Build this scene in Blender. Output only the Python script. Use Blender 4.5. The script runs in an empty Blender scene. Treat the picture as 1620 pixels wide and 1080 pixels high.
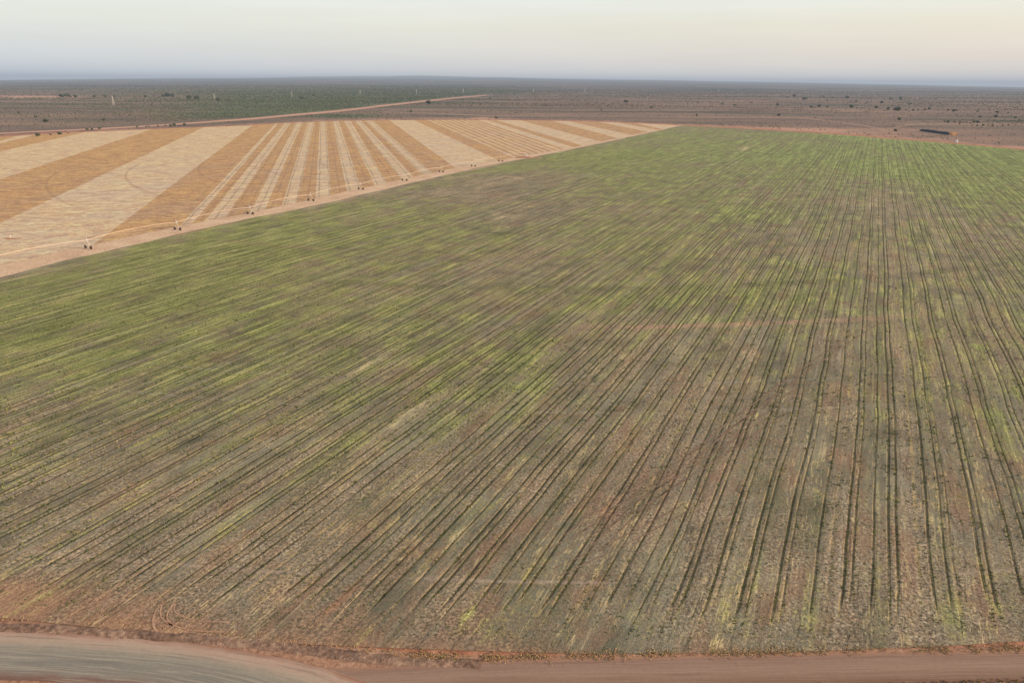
import bpy, math, random
import numpy as np
from mathutils import Matrix, Vector
random.seed(5); rng = np.random.default_rng(5)
R = math.radians
scene = bpy.context.scene
COL = scene.collection
H = 75.0                       # camera height
F = 1080.0                     # focal length in pixels of the 1620 wide photograph
ROLL = math.atan(11/1620); PITCH = math.atan((540-128.5)/F)
cr, sr, cp, sp = math.cos(ROLL), math.sin(ROLL), math.cos(PITCH), math.sin(PITCH)

def at(x, y, z=0.0):
    """ground point seen at photograph pixel x, y"""
    u = x-810; v = 540-y
    u2 = u*cr-v*sr; v2 = u*sr+v*cr
    d = (u2, F*cp+v2*sp, -F*sp+v2*cp)
    k = (H-z)/-d[2]
    return np.array([d[0]*k, d[1]*k])
def pix(X, Y, Z=0.0):
    Z = Z-H
    dep = Y*cp-Z*sp
    dep = np.where(dep > 1, dep, 1)
    v2 = (Y*sp+Z*cp)*F/dep; u2 = X*F/dep
    u = u2*cr+v2*sr; v = -u2*sr+v2*cr
    return 810+u, 540-v
PX, PY = at(832, 248)          # the pivot

# ------------------------------------------------------------ helpers
def s2l(c):
    c = c/255.0
    return c/12.92 if c <= .04045 else ((c+.055)/1.055)**2.4
LIGHT = 0.67
def C(r, g, b, k=1.0):
    """albedo from an observed daylight colour"""
    L = LIGHT/k
    return (min(.85, s2l(r)/L), min(.85, s2l(g)/L*1.0), min(.85, s2l(b)/L*1.0), 1)

def tag(o, label=None, cat=None, group=None, kind=None):
    if label: o['label'] = label
    if cat: o['category'] = cat
    if group: o['group'] = group
    if kind: o['kind'] = kind
    return o
def link(o, parent=None):
    COL.objects.link(o)
    if parent is not None: o.parent = parent
    return o
def empty(name, loc=(0, 0, 0), rz=0):
    o = bpy.data.objects.new(name, None); o.location = loc; o.rotation_euler = (0, 0, rz)
    o.empty_display_size = .5
    return link(o)
def mesh(name, verts, faces, mat, parent=None, attrs=None, mats=None, midx=None, smooth=False):
    me = bpy.data.meshes.new(name)
    verts = np.asarray(verts, dtype=np.float32)
    if isinstance(faces, np.ndarray):
        n = faces.shape[1]
        me.vertices.add(len(verts)); me.vertices.foreach_set('co', verts.ravel())
        me.loops.add(faces.size); me.loops.foreach_set('vertex_index', faces.ravel().astype(np.int32))
        me.polygons.add(len(faces))
        me.polygons.foreach_set('loop_start', np.arange(0, faces.size, n, dtype=np.int32))
        me.update(calc_edges=True)
    else:
        me.from_pydata([tuple(map(float, v)) for v in verts], [], [tuple(map(int, f)) for f in faces])
    for m in (mats or [mat]): me.materials.append(m)
    if midx is not None: me.polygons.foreach_set('material_index', np.asarray(midx, dtype=np.int32))
    if attrs:
        for k, v in attrs.items():
            v = np.asarray(v, dtype=np.float32)
            if v.ndim == 1:
                a = me.attributes.new(k, 'FLOAT', 'POINT'); a.data.foreach_set('value', v)
            else:
                a = me.attributes.new(k, 'FLOAT_COLOR', 'POINT'); a.data.foreach_set('color', v.ravel())
    me.polygons.foreach_set('use_smooth', np.full(len(me.polygons), smooth))
    me.update()
    o = bpy.data.objects.new(name, me)
    return link(o, parent)
class MB:
    """collects simple solids into ONE mesh"""
    def __init__(s): s.v = []; s.f = []
    def add(s, v, f):
        n = len(s.v); s.v += [tuple(x) for x in v]; s.f += [tuple(i+n for i in q) for q in f]
    def box(s, c, d, rz=0, taper=1.0):
        cx, cy, cz = c; dx, dy, dz = [q/2 for q in d]; ca, sa = math.cos(rz), math.sin(rz); v = []
        for z in (-1, 1):
            t = taper if z > 0 else 1
            for x, y in ((-1, -1), (1, -1), (1, 1), (-1, 1)):
                X, Y = x*dx*t, y*dy*t
                v.append((cx+X*ca-Y*sa, cy+X*sa+Y*ca, cz+z*dz))
        s.add(v, [(0, 3, 2, 1), (4, 5, 6, 7), (0, 1, 5, 4), (1, 2, 6, 5), (2, 3, 7, 6), (3, 0, 4, 7)])
    def tube(s, pts, r, n=8, r2=None):
        pts = [Vector(p) for p in pts]; m = len(pts); v = []
        for i, p in enumerate(pts):
            d = (pts[min(i+1, m-1)]-pts[max(i-1, 0)]).normalized()
            a = d.cross(Vector((0, 0, 1)))
            if a.length < 1e-3: a = Vector((1, 0, 0))
            a.normalize(); b = a.cross(d)
            rr = r if r2 is None else r+(r2-r)*i/(m-1)
            for k in range(n):
                t = 2*math.pi*k/n
                v.append(p+a*math.cos(t)*rr+b*math.sin(t)*rr)
        f = []
        for i in range(m-1):
            for k in range(n):
                f.append((i*n+k, i*n+(k+1) % n, (i+1)*n+(k+1) % n, (i+1)*n+k))
        f.append(tuple(range(n))[::-1]); f.append(tuple((m-1)*n+k for k in range(n)))
        s.add(v, f)
    def build(s, name, mat, parent=None, smooth=False):
        return mesh(name, s.v, s.f, mat, parent, smooth=smooth)

# ------------------------------------------------------------ node helpers
class G:
    def __init__(s, name, rough=.95):
        s.m = bpy.data.materials.new(name); s.m.use_nodes = True
        s.t = s.m.node_tree; s.n = s.t.nodes; s.l = s.t.links; s.n.clear()
        s.out = s.n.new('ShaderNodeOutputMaterial'); s.b = s.n.new('ShaderNodeBsdfPrincipled')
        s.b.inputs['Roughness'].default_value = rough
        s.b.inputs['Specular IOR Level'].default_value = .12
        s.l.new(s.b.outputs[0], s.out.inputs[0])
        g = s.n.new('ShaderNodeNewGeometry'); s.pos = g.outputs['Position']
    def set(s, sock, v):
        if hasattr(v, 'is_linked') or isinstance(v, bpy.types.NodeSocket): s.l.new(v, sock)
        else: sock.default_value = v[:3] if (isinstance(v, tuple) and sock.type == 'VECTOR') else v
    def math(s, op, a, b=0.0, c=None, clamp=False):
        n = s.n.new('ShaderNodeMath'); n.operation = op; n.use_clamp = clamp
        s.set(n.inputs[0], a); s.set(n.inputs[1], b)
        if c is not None: s.set(n.inputs[2], c)
        return n.outputs[0]
    def add(s, a, b): return s.math('ADD', a, b)
    def sub(s, a, b): return s.math('SUBTRACT', a, b)
    def mul(s, a, b): return s.math('MULTIPLY', a, b)
    def sstep(s, x, lo, hi, a=0.0, b=1.0):
        n = s.n.new('ShaderNodeMapRange'); n.interpolation_type = 'SMOOTHSTEP'
        s.set(n.inputs[0], x); n.inputs[1].default_value = lo; n.inputs[2].default_value = hi
        n.inputs[3].default_value = a; n.inputs[4].default_value = b
        return n.outputs[0]
    def lin(s, x, lo, hi, a=0.0, b=1.0):
        n = s.n.new('ShaderNodeMapRange')
        s.set(n.inputs[0], x); n.inputs[1].default_value = lo; n.inputs[2].default_value = hi
        n.inputs[3].default_value = a; n.inputs[4].default_value = b
        return n.outputs[0]
    def dot(s, v, w):
        n = s.n.new('ShaderNodeVectorMath'); n.operation = 'DOT_PRODUCT'
        s.set(n.inputs[0], v); n.inputs[1].default_value = w
        return n.outputs['Value']
    def comb(s, x, y, z=0.0):
        n = s.n.new('ShaderNodeCombineXYZ')
        s.set(n.inputs[0], x); s.set(n.inputs[1], y); s.set(n.inputs[2], z)
        return n.outputs[0]
    def noise(s, v, scale=1, detail=2, rough=.5, dist=0):
        n = s.n.new('ShaderNodeTexNoise'); s.set(n.inputs['Vector'], v)
        n.inputs['Scale'].default_value = scale; n.inputs['Detail'].default_value = detail
        n.inputs['Roughness'].default_value = rough; n.inputs['Distortion'].default_value = dist
        return n.outputs['Fac']
    def scalev(s, v, x, y, z=1):
        n = s.n.new('ShaderNodeVectorMath'); n.operation = 'MULTIPLY'
        s.set(n.inputs[0], v); n.inputs[1].default_value = (x, y, z)
        return n.outputs[0]
    def attr(s, name, col=False):
        n = s.n.new('ShaderNodeAttribute'); n.attribute_name = name
        return n.outputs['Color' if col else 'Fac']
    def mix(s, f, a, b, mode='MIX'):
        n = s.n.new('ShaderNodeMix'); n.data_type = 'RGBA'; n.blend_type = mode
        s.set(n.inputs[0], f); s.set(n.inputs[6], a); s.set(n.inputs[7], b)
        return n.outputs[2]
    def ramp(s, x, stops):
        n = s.n.new('ShaderNodeValToRGB'); s.set(n.inputs[0], x)
        e = n.color_ramp.elements
        while len(e) < len(stops): e.new(.5)
        for i, (p, c) in enumerate(stops): e[i].position = p; e[i].color = c
        return n.outputs[0]
    def scl(s, col, f):
        n = s.n.new('ShaderNodeVectorMath'); n.operation = 'SCALE'
        s.set(n.inputs[0], col); s.set(n.inputs['Scale'], f)
        return n.outputs[0]
    def bump(s, h, strength=.5, dist=.1):
        n = s.n.new('ShaderNodeBump'); n.inputs['Strength'].default_value = strength
        n.inputs['Distance'].default_value = dist; s.set(n.inputs['Height'], h)
        s.l.new(n.outputs[0], s.b.inputs['Normal'])
    def done(s, col):
        s.set(s.b.inputs['Base Color'], col); return s.m

AZ = R(26.6)                                         # direction of the crop rows
AV = (math.sin(AZ), math.cos(AZ), 0); BV = (math.cos(AZ), -math.sin(AZ), 0)
SZ = R(-14.7)                                        # direction of the stubble stripes
SAV = (math.sin(SZ), math.cos(SZ), 0); SBV = (math.cos(SZ), -math.sin(SZ), 0)

def pivot_radius(g):
    n = g.n.new('ShaderNodeVectorMath'); n.operation = 'DISTANCE'
    g.set(n.inputs[0], g.scalev(g.pos, 1, 1, 0)); n.inputs[1].default_value = (PX, PY, 0)
    return n.outputs['Value']
def ring(g, r, R0, w):
    return g.sstep(g.math('ABSOLUTE', g.sub(r, R0)), w, w*.35)

# ------------------------------------------------------------ materials
def mat_green():
    g = G('green_crop_soil')
    a = g.dot(g.pos, AV); b = g.dot(g.pos, BV)
    green = g.attr('green'); red = g.attr('red'); straw = g.attr('straw'); furrow = g.attr('furrow'); tone = g.attr('tone')
    wob = g.noise(g.pos, .02, 2)
    bw = g.add(b, g.mul(wob, 1.5))
    # textures: fine specks, clumps, streaks along the rows
    f1 = g.noise(g.pos, 1.9, 5, .74)
    f2 = g.noise(g.pos, .6, 4, .68)
    f3 = g.noise(g.scalev(g.pos, 1, 1), 6.5, 2, .6)
    st1 = g.noise(g.comb(g.mul(a, 1/26), g.mul(bw, 1/1.1), 0), 1, 3, .6)
    st2 = g.noise(g.comb(g.mul(a, 1/120), g.mul(bw, 1/5.5), 3), 1, 3, .55)
    st3 = g.noise(g.comb(g.mul(a, 1/9), g.mul(bw, 1/.55), 7), 1, 2, .6)
    big = g.noise(g.pos, .018, 5, .6)
    mid = g.noise(g.pos, .085, 4, .6)
    soil = g.ramp(f1, [(.36, C(70, 62, 46)), (.44, C(110, 98, 78)), (.54, C(146, 130, 106)), (.64, C(196, 172, 136))])
    soil = g.mix(g.sstep(g.add(g.mul(big, .6), g.mul(st2, .4)), .38, .6), soil, C(112, 108, 86))
    soil = g.mix(g.mul(g.sstep(f2, .42, .62), .45), soil, C(136, 110, 82))
    redc = g.mix(g.sstep(f1, .36, .62), C(80, 64, 50), C(148, 114, 88))
    redc = g.mix(g.sstep(red, .65, 1.0), redc, g.mix(f1, C(104, 76, 56), C(178, 132, 100)))
    rm = g.sstep(g.add(red, g.add(g.mul(g.sub(st1, .5), .9), g.mul(g.sub(mid, .5), 2.2))), .25, 1.15)
    patchy = g.noise(g.comb(g.mul(a, 1/22), g.mul(bw, 1/8), 21), 1, 5, .62)
    patchy2 = g.noise(g.comb(g.mul(a, 1/34), g.mul(bw, 1/12), 41), 1, 5, .62)
    soil = g.mix(g.mul(g.sstep(patchy, .50, .64), .62), soil, g.mix(f1, C(84, 62, 48), C(146, 112, 86)))
    soil = g.mix(g.mul(g.sstep(patchy2, .52, .64), .60), soil, g.mix(f1, C(92, 86, 68), C(164, 154, 126)))
    soil = g.mix(g.mul(g.sstep(patchy2, .46, .34), .50), soil, g.mix(f1, C(60, 62, 40), C(118, 114, 80)))
    soil = g.mix(g.mul(rm, .80), soil, redc)
    # green cover
    thr = g.add(g.add(g.mul(g.sub(f1, .5), 1.1), g.mul(g.sub(st1, .5), .9)), g.add(g.mul(g.sub(st2, .5), .9), g.mul(g.sub(mid, .5), 1.25)))
    thr = g.add(thr, g.mul(g.sub(f2, .5), .6))
    gm = g.sstep(g.add(green, g.mul(thr, .95)), .24, .86)
    gcol = g.ramp(g.add(g.add(g.mul(f3, .55), g.mul(f1, .45)), g.mul(g.sub(st1, .5), .6)), [(.36, C(70, 74, 44)), (.46, C(94, 104, 52)), (.55, C(126, 130, 68)), (.66, C(176, 164, 102))])
    gcol = g.mix(g.attr('lush'), gcol, g.ramp(g.add(f3, g.mul(g.sub(st2, .5), .7)), [(.30, C(74, 98, 46)), (.5, C(112, 136, 66)), (.70, C(164, 168, 102))]))
    col = g.mix(g.mul(gm, .88), soil, gcol)
    # dry straw specks and strips
    sm = g.sstep(g.add(g.mul(f3, .45), g.add(g.mul(patchy, .35), g.add(g.mul(st3, .60), g.mul(straw, .55)))), .86, 1.06)
    strawc = g.mix(g.noise(g.pos, 1.3, 1), C(205, 172, 118), C(190, 176, 140))
    col = g.mix(g.mul(sm, .62), col, strawc)
    yb = g.sstep(g.noise(g.comb(g.mul(a, 1/60), g.mul(bw, 1/1.6), 12), 1, 2, .6), .60, .70)
    col = g.mix(g.mul(yb, g.add(.15, g.mul(green, .26))), col, C(164, 148, 98))
    wb = g.sstep(g.noise(g.comb(g.mul(a, 1/90), g.mul(bw, 1/2.2), 33), 1, 3, .6), .60, .72)
    col = g.mix(g.mul(wb, g.add(.16, g.mul(green, .4))), col, C(186, 172, 142))
    sd = g.noise(g.comb(g.mul(a, 1/3.2), g.mul(b, 1/.42), 51), 1, 3, .68)
    sdm = g.noise(g.comb(g.mul(a, 1/38), g.mul(bw, 1/2.6), 61), 1, 3, .6)
    dash = g.mul(g.sstep(sd, .53, .62), g.sstep(g.add(sdm, g.mul(straw, .25)), .47, .60))
    col = g.mix(g.mul(dash, .55), col, g.mix(g.noise(g.pos, .4, 2), C(214, 168, 104), C(206, 182, 136)))
    dd2 = g.noise(g.comb(g.mul(a, 1/4.5), g.mul(b, 1/.5), 71), 1, 3, .65)
    dkm = g.noise(g.comb(g.mul(a, 1/60), g.mul(bw, 1/4), 81), 1, 3, .6)
    col = g.mix(g.mul(g.mul(g.sstep(dd2, .52, .62), g.sstep(dkm, .46, .58)), .55), col, C(62, 58, 42))
    # dark weedy bands left by sprayer and wheel traffic, circles under the towers
    r = pivot_radius(g)
    rw = g.add(r, g.mul(g.sub(g.noise(g.pos, .03, 2), .5), 5))
    for R0, w, cc, k in ((494, 4.5, C(84, 86, 52), .42), (538, 3.0, C(168, 130, 106), .60), (443, 2.4, C(146, 112, 88), .35), (660, .55, C(165, 142, 120), .55), (600, .8, C(150, 140, 116), .35), (583, .8, C(146, 140, 120), .28),
                         (393, 2.0, C(96, 100, 62), .30), (338, 1.6, C(92, 98, 60), .30), (281, 1.4, C(92, 98, 60), .3)):
        k2 = g.mul(ring(g, rw if w > 1 else r, R0, w), g.mul(g.sstep(g.noise(g.pos, .02, 3, .6), .36, .60), k))
        if R0 == 538:
            xx = g.dot(g.pos, (1, 0, 0)); k2 = g.mul(k2, g.mul(g.sstep(xx, -10, 35), g.sstep(xx, 155, 105)))
        col = g.mix(k2, col, cc)
    # furrows: groove shade painted into the colour, along with dark weeds
    fn = g.sstep(g.noise(g.comb(g.mul(a, 1/14), b, 5), 1, 3, .7), .30, .52, .25, 1)
    fc = g.mix(g.sstep(f2, .42, .62), C(58, 48, 36), C(52, 62, 32))
    fc = g.mix(g.mul(rm, .6), fc, C(98, 64, 48))
    col = g.mix(g.mul(g.mul(g.sstep(furrow, .36, .8), fn), .86), col, fc)
    eg = g.mul(g.mul(g.sstep(furrow, .05, .30), g.sstep(furrow, .62, .36)), g.sstep(g.noise(g.comb(g.mul(a, 1/5), b, 15), 1, 3, .7), .44, .60))
    col = g.mix(g.mul(eg, .50), col, g.mix(g.sstep(green, .05, .5), C(190, 156, 108), C(150, 142, 70)))
    sh = g.add(-.42, g.add(g.mul(f1, .50), g.add(g.mul(f3, .45), g.add(g.mul(st1, .48), g.add(g.mul(mid, .77), g.mul(patchy, .62))))))
    col = g.scl(col, g.mul(g.add(-.30, g.mul(sh, 1.28)), tone))
    g.bump(g.add(g.mul(f1, .7), g.mul(f3, .5)), .8, .28)
    return g.done(col)

def mat_stubble(light):
    g = G('cut_stubble' if light else 'standing_stubble')
    a = g.dot(g.pos, SAV); b = g.dot(g.pos, SBV)
    f1 = g.noise(g.pos, 1.7, 3, .6); f2 = g.noise(g.pos, .5, 3, .6); f3 = g.noise(g.scalev(g.pos, .02, .02), 1, 4, .6)
    wav = g.noise(g.comb(g.mul(b, 1/16), g.mul(a, 1/3.2), 0), 1, 3, .65, .6)
    wav2 = g.noise(g.comb(g.mul(b, 1/3), g.mul(a, 1/26), 4), 1, 2, .6)
    if light:
        base = g.ramp(g.add(g.mul(f2, .5), g.mul(wav, .5)), [(.36, C(152, 118, 88)), (.45, C(192, 152, 114)), (.54, C(212, 172, 128)), (.64, C(232, 194, 144))])
        grey = C(180, 158, 136)
    else:
        base = g.ramp(g.add(g.mul(f2, .5), g.mul(wav, .5)), [(.36, C(122, 90, 62)), (.45, C(164, 122, 80)), (.54, C(188, 142, 90)), (.64, C(214, 168, 108))])
        grey = C(160, 128, 104)
    near = g.sstep(g.dot(g.pos, (-.9, .43, 0)), 420, 780)     # the far and outer part is brighter
    base = g.mix(g.mul(g.sub(1.0, near), g.sstep(g.add(f3, g.mul(wav, .3)), .50, .85, .05, .6)), base, grey)
    base = g.mix(g.mul(g.sstep(f1, .54, .68), .35), base, C(226, 190, 132))
    # drill lines along and across
    la = g.math('PINGPONG', g.add(b, g.mul(f3, 3)), 3.6)
    lb = g.math('PINGPONG', g.add(a, g.mul(g.noise(g.pos, .06, 2), 6)), 5.2)
    lm = g.math('MAXIMUM', g.sstep(la, .75, .25), g.mul(g.sstep(lb, 1.2, .3), .8))
    lm = g.mul(lm, g.add(.12, g.mul(.88, g.mul(g.sstep(b, -100, -80), g.sstep(b, 110, 85)))))
    lm = g.mul(lm, g.sstep(g.add(g.mul(wav2, .5), g.mul(f2, .5)), .38, .52))
    col = g.mix(g.mul(lm, .60 if light else .45), base, C(112, 88, 72))
    wv = g.noise(g.comb(g.mul(b, 1/9), g.mul(a, 1/4.5), 8), 1, 3, .6, 1.2)
    col = g.mix(g.mul(g.sstep(wv, .50, .60), .50), col, C(150, 124, 106) if light else C(130, 100, 76))
    col = g.mix(g.mul(g.sstep(wv, .44, .34), .45), col, C(238, 198, 142) if light else C(226, 172, 100))
    r = pivot_radius(g)
    ang = g.math('ARCTAN2', g.sub(g.dot(g.pos, (1, 0, 0)), PX), g.sub(g.dot(g.pos, (0, 1, 0)), PY))   # -x is -90 deg
    ex = g.mul(g.sstep(ang, R(-148), R(-128)), g.sstep(ang, R(-88), R(-104)))
    for R0 in (430, 376, 320, 266, 212, 158, 104, 52):
        k = g.mul(g.mul(ring(g, g.add(r, g.mul(f3, 2)), R0+1, 1.5), ex), g.sstep(f2, .34, .52, .45, 1))
        col = g.mix(g.mul(k, .34), col, C(126, 96, 74))
    col = g.scl(col, g.add(.50, g.add(g.mul(f1, .55), g.mul(wav, .45))))
    g.bump(g.add(f1, f2), .6, .18)
    return g.done(col)

def mat_soil(name, c0, c1, c2, sc=1.0, bumpd=.1):
    g = G(name)
    f = g.noise(g.pos, 1.4*sc, 4, .6); f2 = g.noise(g.pos, .12*sc, 4, .6); f3 = g.noise(g.pos, 7*sc, 2, .6)
    col = g.ramp(g.add(g.mul(f, .6), g.mul(f2, .4)), [(.34, c0), (.5, c1), (.66, c2)])
    col = g.scl(col, g.add(.70, g.mul(f3, .60)))
    g.bump(g.add(f, g.mul(f3, .4)), .6, bumpd)
    return g.done(col)

def mat_road(name, stops, streak, strength=.9):
    """UV-like attributes: va across (0..1), ua along in metres"""
    g = G(name)
    v = g.attr('va'); u = g.attr('ua')
    n = g.noise(g.comb(g.mul(u, 1/14), g.mul(v, 26), 0), 1, 4, .6)
    n2 = g.noise(g.comb(g.mul(u, 1/40), g.mul(v, 9), 4), 1, 3, .6)
    n3 = g.noise(g.pos, .35, 4, .6); f = g.noise(g.pos, 5, 3, .6); ff = g.noise(g.pos, 1.3, 3, .65)
    vv = g.add(v, g.add(g.mul(g.sub(n3, .5), .16), g.mul(g.sub(n2, .5), .14)))
    col = g.ramp(vv, stops)
    col = g.mix(g.mul(g.sstep(n, .5, .62), strength*.5), col, streak[0])
    col = g.mix(g.mul(g.sstep(n, .46, .36), strength*.5), col, streak[1])
    col = g.scl(col, g.add(.72, g.add(g.mul(f, .32), g.mul(ff, .24))))
    g.bump(g.add(g.mul(n, .8), g.mul(f, .3)), .5, .06)
    return g.done(col)

def mat_plain():
    g = G('plain_earth')
    f = g.noise(g.pos, .25, 4, .65); f2 = g.noise(g.pos, .035, 4, .6)
    d = g.n.new('ShaderNodeVectorMath'); d.operation = 'LENGTH'; g.set(d.inputs[0], g.pos)
    x = g.dot(g.pos, (1, 0, 0)); y = g.dot(g.pos, (0, 1, 0))
    # far bands: long lenses of scrub and bare ground, elongated across the view like real drainage lines
    b1 = g.noise(g.comb(g.mul(x, 1/1500), g.mul(y, 1/520), 0), 1, 6, .62)
    b2 = g.noise(g.comb(g.mul(x, 1/420), g.mul(y, 1/170), 9), 1, 5, .62)
    base = g.ramp(g.add(g.mul(f, .45), g.mul(b2, .55)), [(.34, C(74, 62, 54)), (.45, C(106, 88, 74)), (.55, C(128, 104, 84)), (.68, C(158, 122, 94))])
    gr = g.attr('scrub')
    gm = g.sstep(g.add(gr, g.add(g.mul(g.sub(b2, .5), .9), g.mul(g.sub(f, .5), .5))), .32, .70)
    base = g.mix(g.mul(gm, .88), base, g.ramp(f, [(.3, C(62, 70, 48)), (.5, C(86, 94, 64)), (.7, C(114, 114, 82))]))
    bare = g.attr('bare')
    bm = g.sstep(g.add(bare, g.add(g.mul(g.sub(b2, .5), .7), g.mul(g.sub(f2, .5), .7))), .40, .80)
    base = g.mix(bm, base, g.mix(f, C(142, 106, 84), C(188, 146, 118)))
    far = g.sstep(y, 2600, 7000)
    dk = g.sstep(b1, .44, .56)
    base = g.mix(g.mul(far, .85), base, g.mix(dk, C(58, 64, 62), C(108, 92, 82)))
    pale = g.mul(g.sstep(b1, .60, .66), g.mul(g.sstep(b2, .5, .6), g.sstep(y, 2000, 5000)))
    base = g.mix(g.mul(pale, .55), base, C(182, 150, 126))
    lens = g.mul(g.sstep(g.noise(g.comb(g.mul(x, 1/900), g.mul(y, 1/210), 5), 1, 5, .62), .50, .58), g.sstep(y, 900, 1700))
    base = g.mix(g.mul(lens, .62), base, g.ramp(f, [(.3, C(52, 56, 42)), (.55, C(76, 78, 60)), (.7, C(98, 94, 72))]))
    near = g.sstep(y, 400, 150)
    base = g.mix(near, base, g.ramp(g.noise(g.pos, 1.2, 4, .6), [(.35, C(92, 66, 52)), (.55, C(132, 98, 78)), (.7, C(156, 124, 98))]))
    base = g.scl(base, g.add(.66, g.mul(g.noise(g.pos, .55, 2, .6), .68)))
    return g.done(base)

def mat_simple(name, c, rough=.6, metal=0.0, nz=.25, sc=2.0, spec=.3):
    g = G(name, rough)
    g.b.inputs['Metallic'].default_value = metal; g.b.inputs['Specular IOR Level'].default_value = spec
    n = g.noise(g.pos, sc, 3, .6)
    return g.done(g.scl(c, g.add(1-nz/2, g.mul(n, nz))))
def mat_vcol(name, spec=.1):
    g = G(name, .8)
    return g.done(g.attr('col', True))

M = dict(green=mat_green(), light=mat_stubble(True), dark=mat_stubble(False),
         strip=mat_soil('bare_strip_soil', C(156, 124, 98), C(190, 156, 122), C(208, 178, 144), .6),
         redsoil=mat_soil('orange_soil', C(128, 84, 62), C(158, 108, 80), C(182, 136, 104), .35),
         wetsoil=mat_soil('damp_red_soil', C(118, 60, 38), C(160, 90, 58), C(184, 118, 82), 1),
         bank=mat_soil('bank_soil', C(82, 62, 48), C(126, 98, 78), C(164, 134, 108), .9, .35),
         verge=mat_soil('verge_soil', C(108, 76, 56), C(148, 110, 84), C(178, 140, 110), 1.0, .15),
         plain=mat_plain(),
         gravel=mat_road('gravel_road_surface', [(.0, C(140, 102, 80)), (.10, C(164, 134, 112)), (.22, C(156, 134, 112)), (.36, C(134, 124, 106)), (.62, C(120, 114, 100)), (.80, C(126, 116, 100)), (.92, C(116, 92, 78)), (1.0, C(112, 82, 66))],
                         (C(158, 144, 122), C(104, 96, 84)), .9),
         track=mat_road('red_dirt_track', [(.0, C(144, 108, 84)), (.12, C(130, 102, 84)), (.45, C(138, 112, 92)), (.8, C(124, 98, 78)), (1, C(104, 74, 58))],
                        (C(152, 124, 104), C(112, 82, 66)), .7),
         fartrack=mat_road('far_dirt_track', [(0, C(160, 120, 96)), (.5, C(186, 140, 110)), (1, C(160, 120, 96))], (C(214, 170, 136), C(170, 122, 96)), .6),
         galv=mat_simple('galvanised_pipe', C(202, 176, 148, .9), .5, .0, .2, .6, .4),
         steel=mat_simple('galvanised_frame', C(196, 180, 158, .8), .5, .0, .2, 1, .4),
         tyre=mat_simple('dusty_black_tyre', (.014, .013, .012, 1), .9, 0, .5, 2),
         rim=mat_simple('rim_steel', C(150, 132, 116), .5, 0, .3),
         panel=mat_simple('pale_control_panel', C(226, 226, 222), .4),
         pylon=mat_simple('pylon_steel', C(176, 168, 152), .5),
         wire=mat_simple('wire', (.2, .2, .2, 1)),
         bark=mat_simple('shrub_bark', C(96, 80, 66), .9),
         veg=mat_vcol('foliage'),
         tarp=mat_simple('black_cover_sheet', (.018, .019, .022, 1), .5, 0, .5, .4),
         hay=mat_simple('orange_hay', C(206, 142, 92), .95, 0, .5, .6),
         white=mat_simple('white_tank_wall', (.8, .79, .76, 1), .5, 0, .1),
         )

# ------------------------------------------------------------ field outlines (world)
far_pts = [(0, 217), (100, 211), (200, 206.6), (320, 201.8), (397, 198.6), (450, 195), (540, 191.5), (618, 190.6), (700, 190), (800, 190.2), (880, 191.6), (940, 193), (1000, 195), (1070, 198.5),
           (1100, 200), (1200, 205), (1300, 211.5), (1400, 219), (1500, 227), (1620, 237.5)]
RF = 674.5
an, ra = [], []
for p in far_pts:
    q = at(*p); an.append(math.atan2(q[0]-PX, q[1]-PY)); ra.append(math.hypot(q[0]-PX, q[1]-PY))
an = [-math.pi, an[0]-R(24)]+an+[an[-1]+R(22), math.pi]; ra = [RF, RF]+ra+[RF, RF]
def Rout(t):
    t = (np.asarray(t)+math.pi) % (2*math.pi)-math.pi
    return np.interp(t, an, ra)
def polyline(pts):
    P = [at(*p) for p in pts]
    d = P[0]-P[1]; d /= np.linalg.norm(d); P = [P[0]+d*900]+P
    d = P[-1]-P[-2]; d /= np.linalg.norm(d); P = P+[P[-1]+d*40]
    return P
G_edge = polyline([(0, 440), (100, 413), (200, 390), (283, 370), (400, 345), (500, 325), (640, 292.5), (760, 264.5), (832, 250.5), (900, 237.5), (1000, 216), (1070, 200.5)])
Y_edge = polyline([(0, 420), (174, 381), (283, 358), (400, 336), (500, 314), (571, 298), (640, 283), (700, 270), (760, 259), (832, 246), (900, 235), (1000, 214), (1070, 199.6)])
ab = lambda p: (p[0]*AV[0]+p[1]*AV[1], p[0]*BV[0]+p[1]*BV[1])
def b_of(edge, a):
    A = [ab(p) for p in edge]
    return np.interp(a, [q[0] for q in A], [q[1] for q in A])
ga = np.linspace(-700, 1750, 3000)

# --- outline of the disc in a/b coordinates, right-hand side
T = np.linspace(-math.pi, math.pi, 2881)
def outline(off=0.0):
    r = Rout(T)+off
    return PX+np.sin(T)*r, PY+np.cos(T)*r
ox, oy = outline(); oa = ox*AV[0]+oy*AV[1]; ob = ox*BV[0]+oy*BV[1]
def a_range(b, ox_a=oa, ox_b=ob):
    """a-interval inside disc at perp coordinate b"""
    s = (ox_b[:-1]-b)*(ox_b[1:]-b) <= 0
    i = np.nonzero(s)[0]
    if len(i) < 2: return None
    t = (b-ox_b[i])/np.where(ox_b[i+1] == ox_b[i], 1, ox_b[i+1]-ox_b[i])
    av = ox_a[i]+t*(ox_a[i+1]-ox_a[i])
    return av.min(), av.max()

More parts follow.
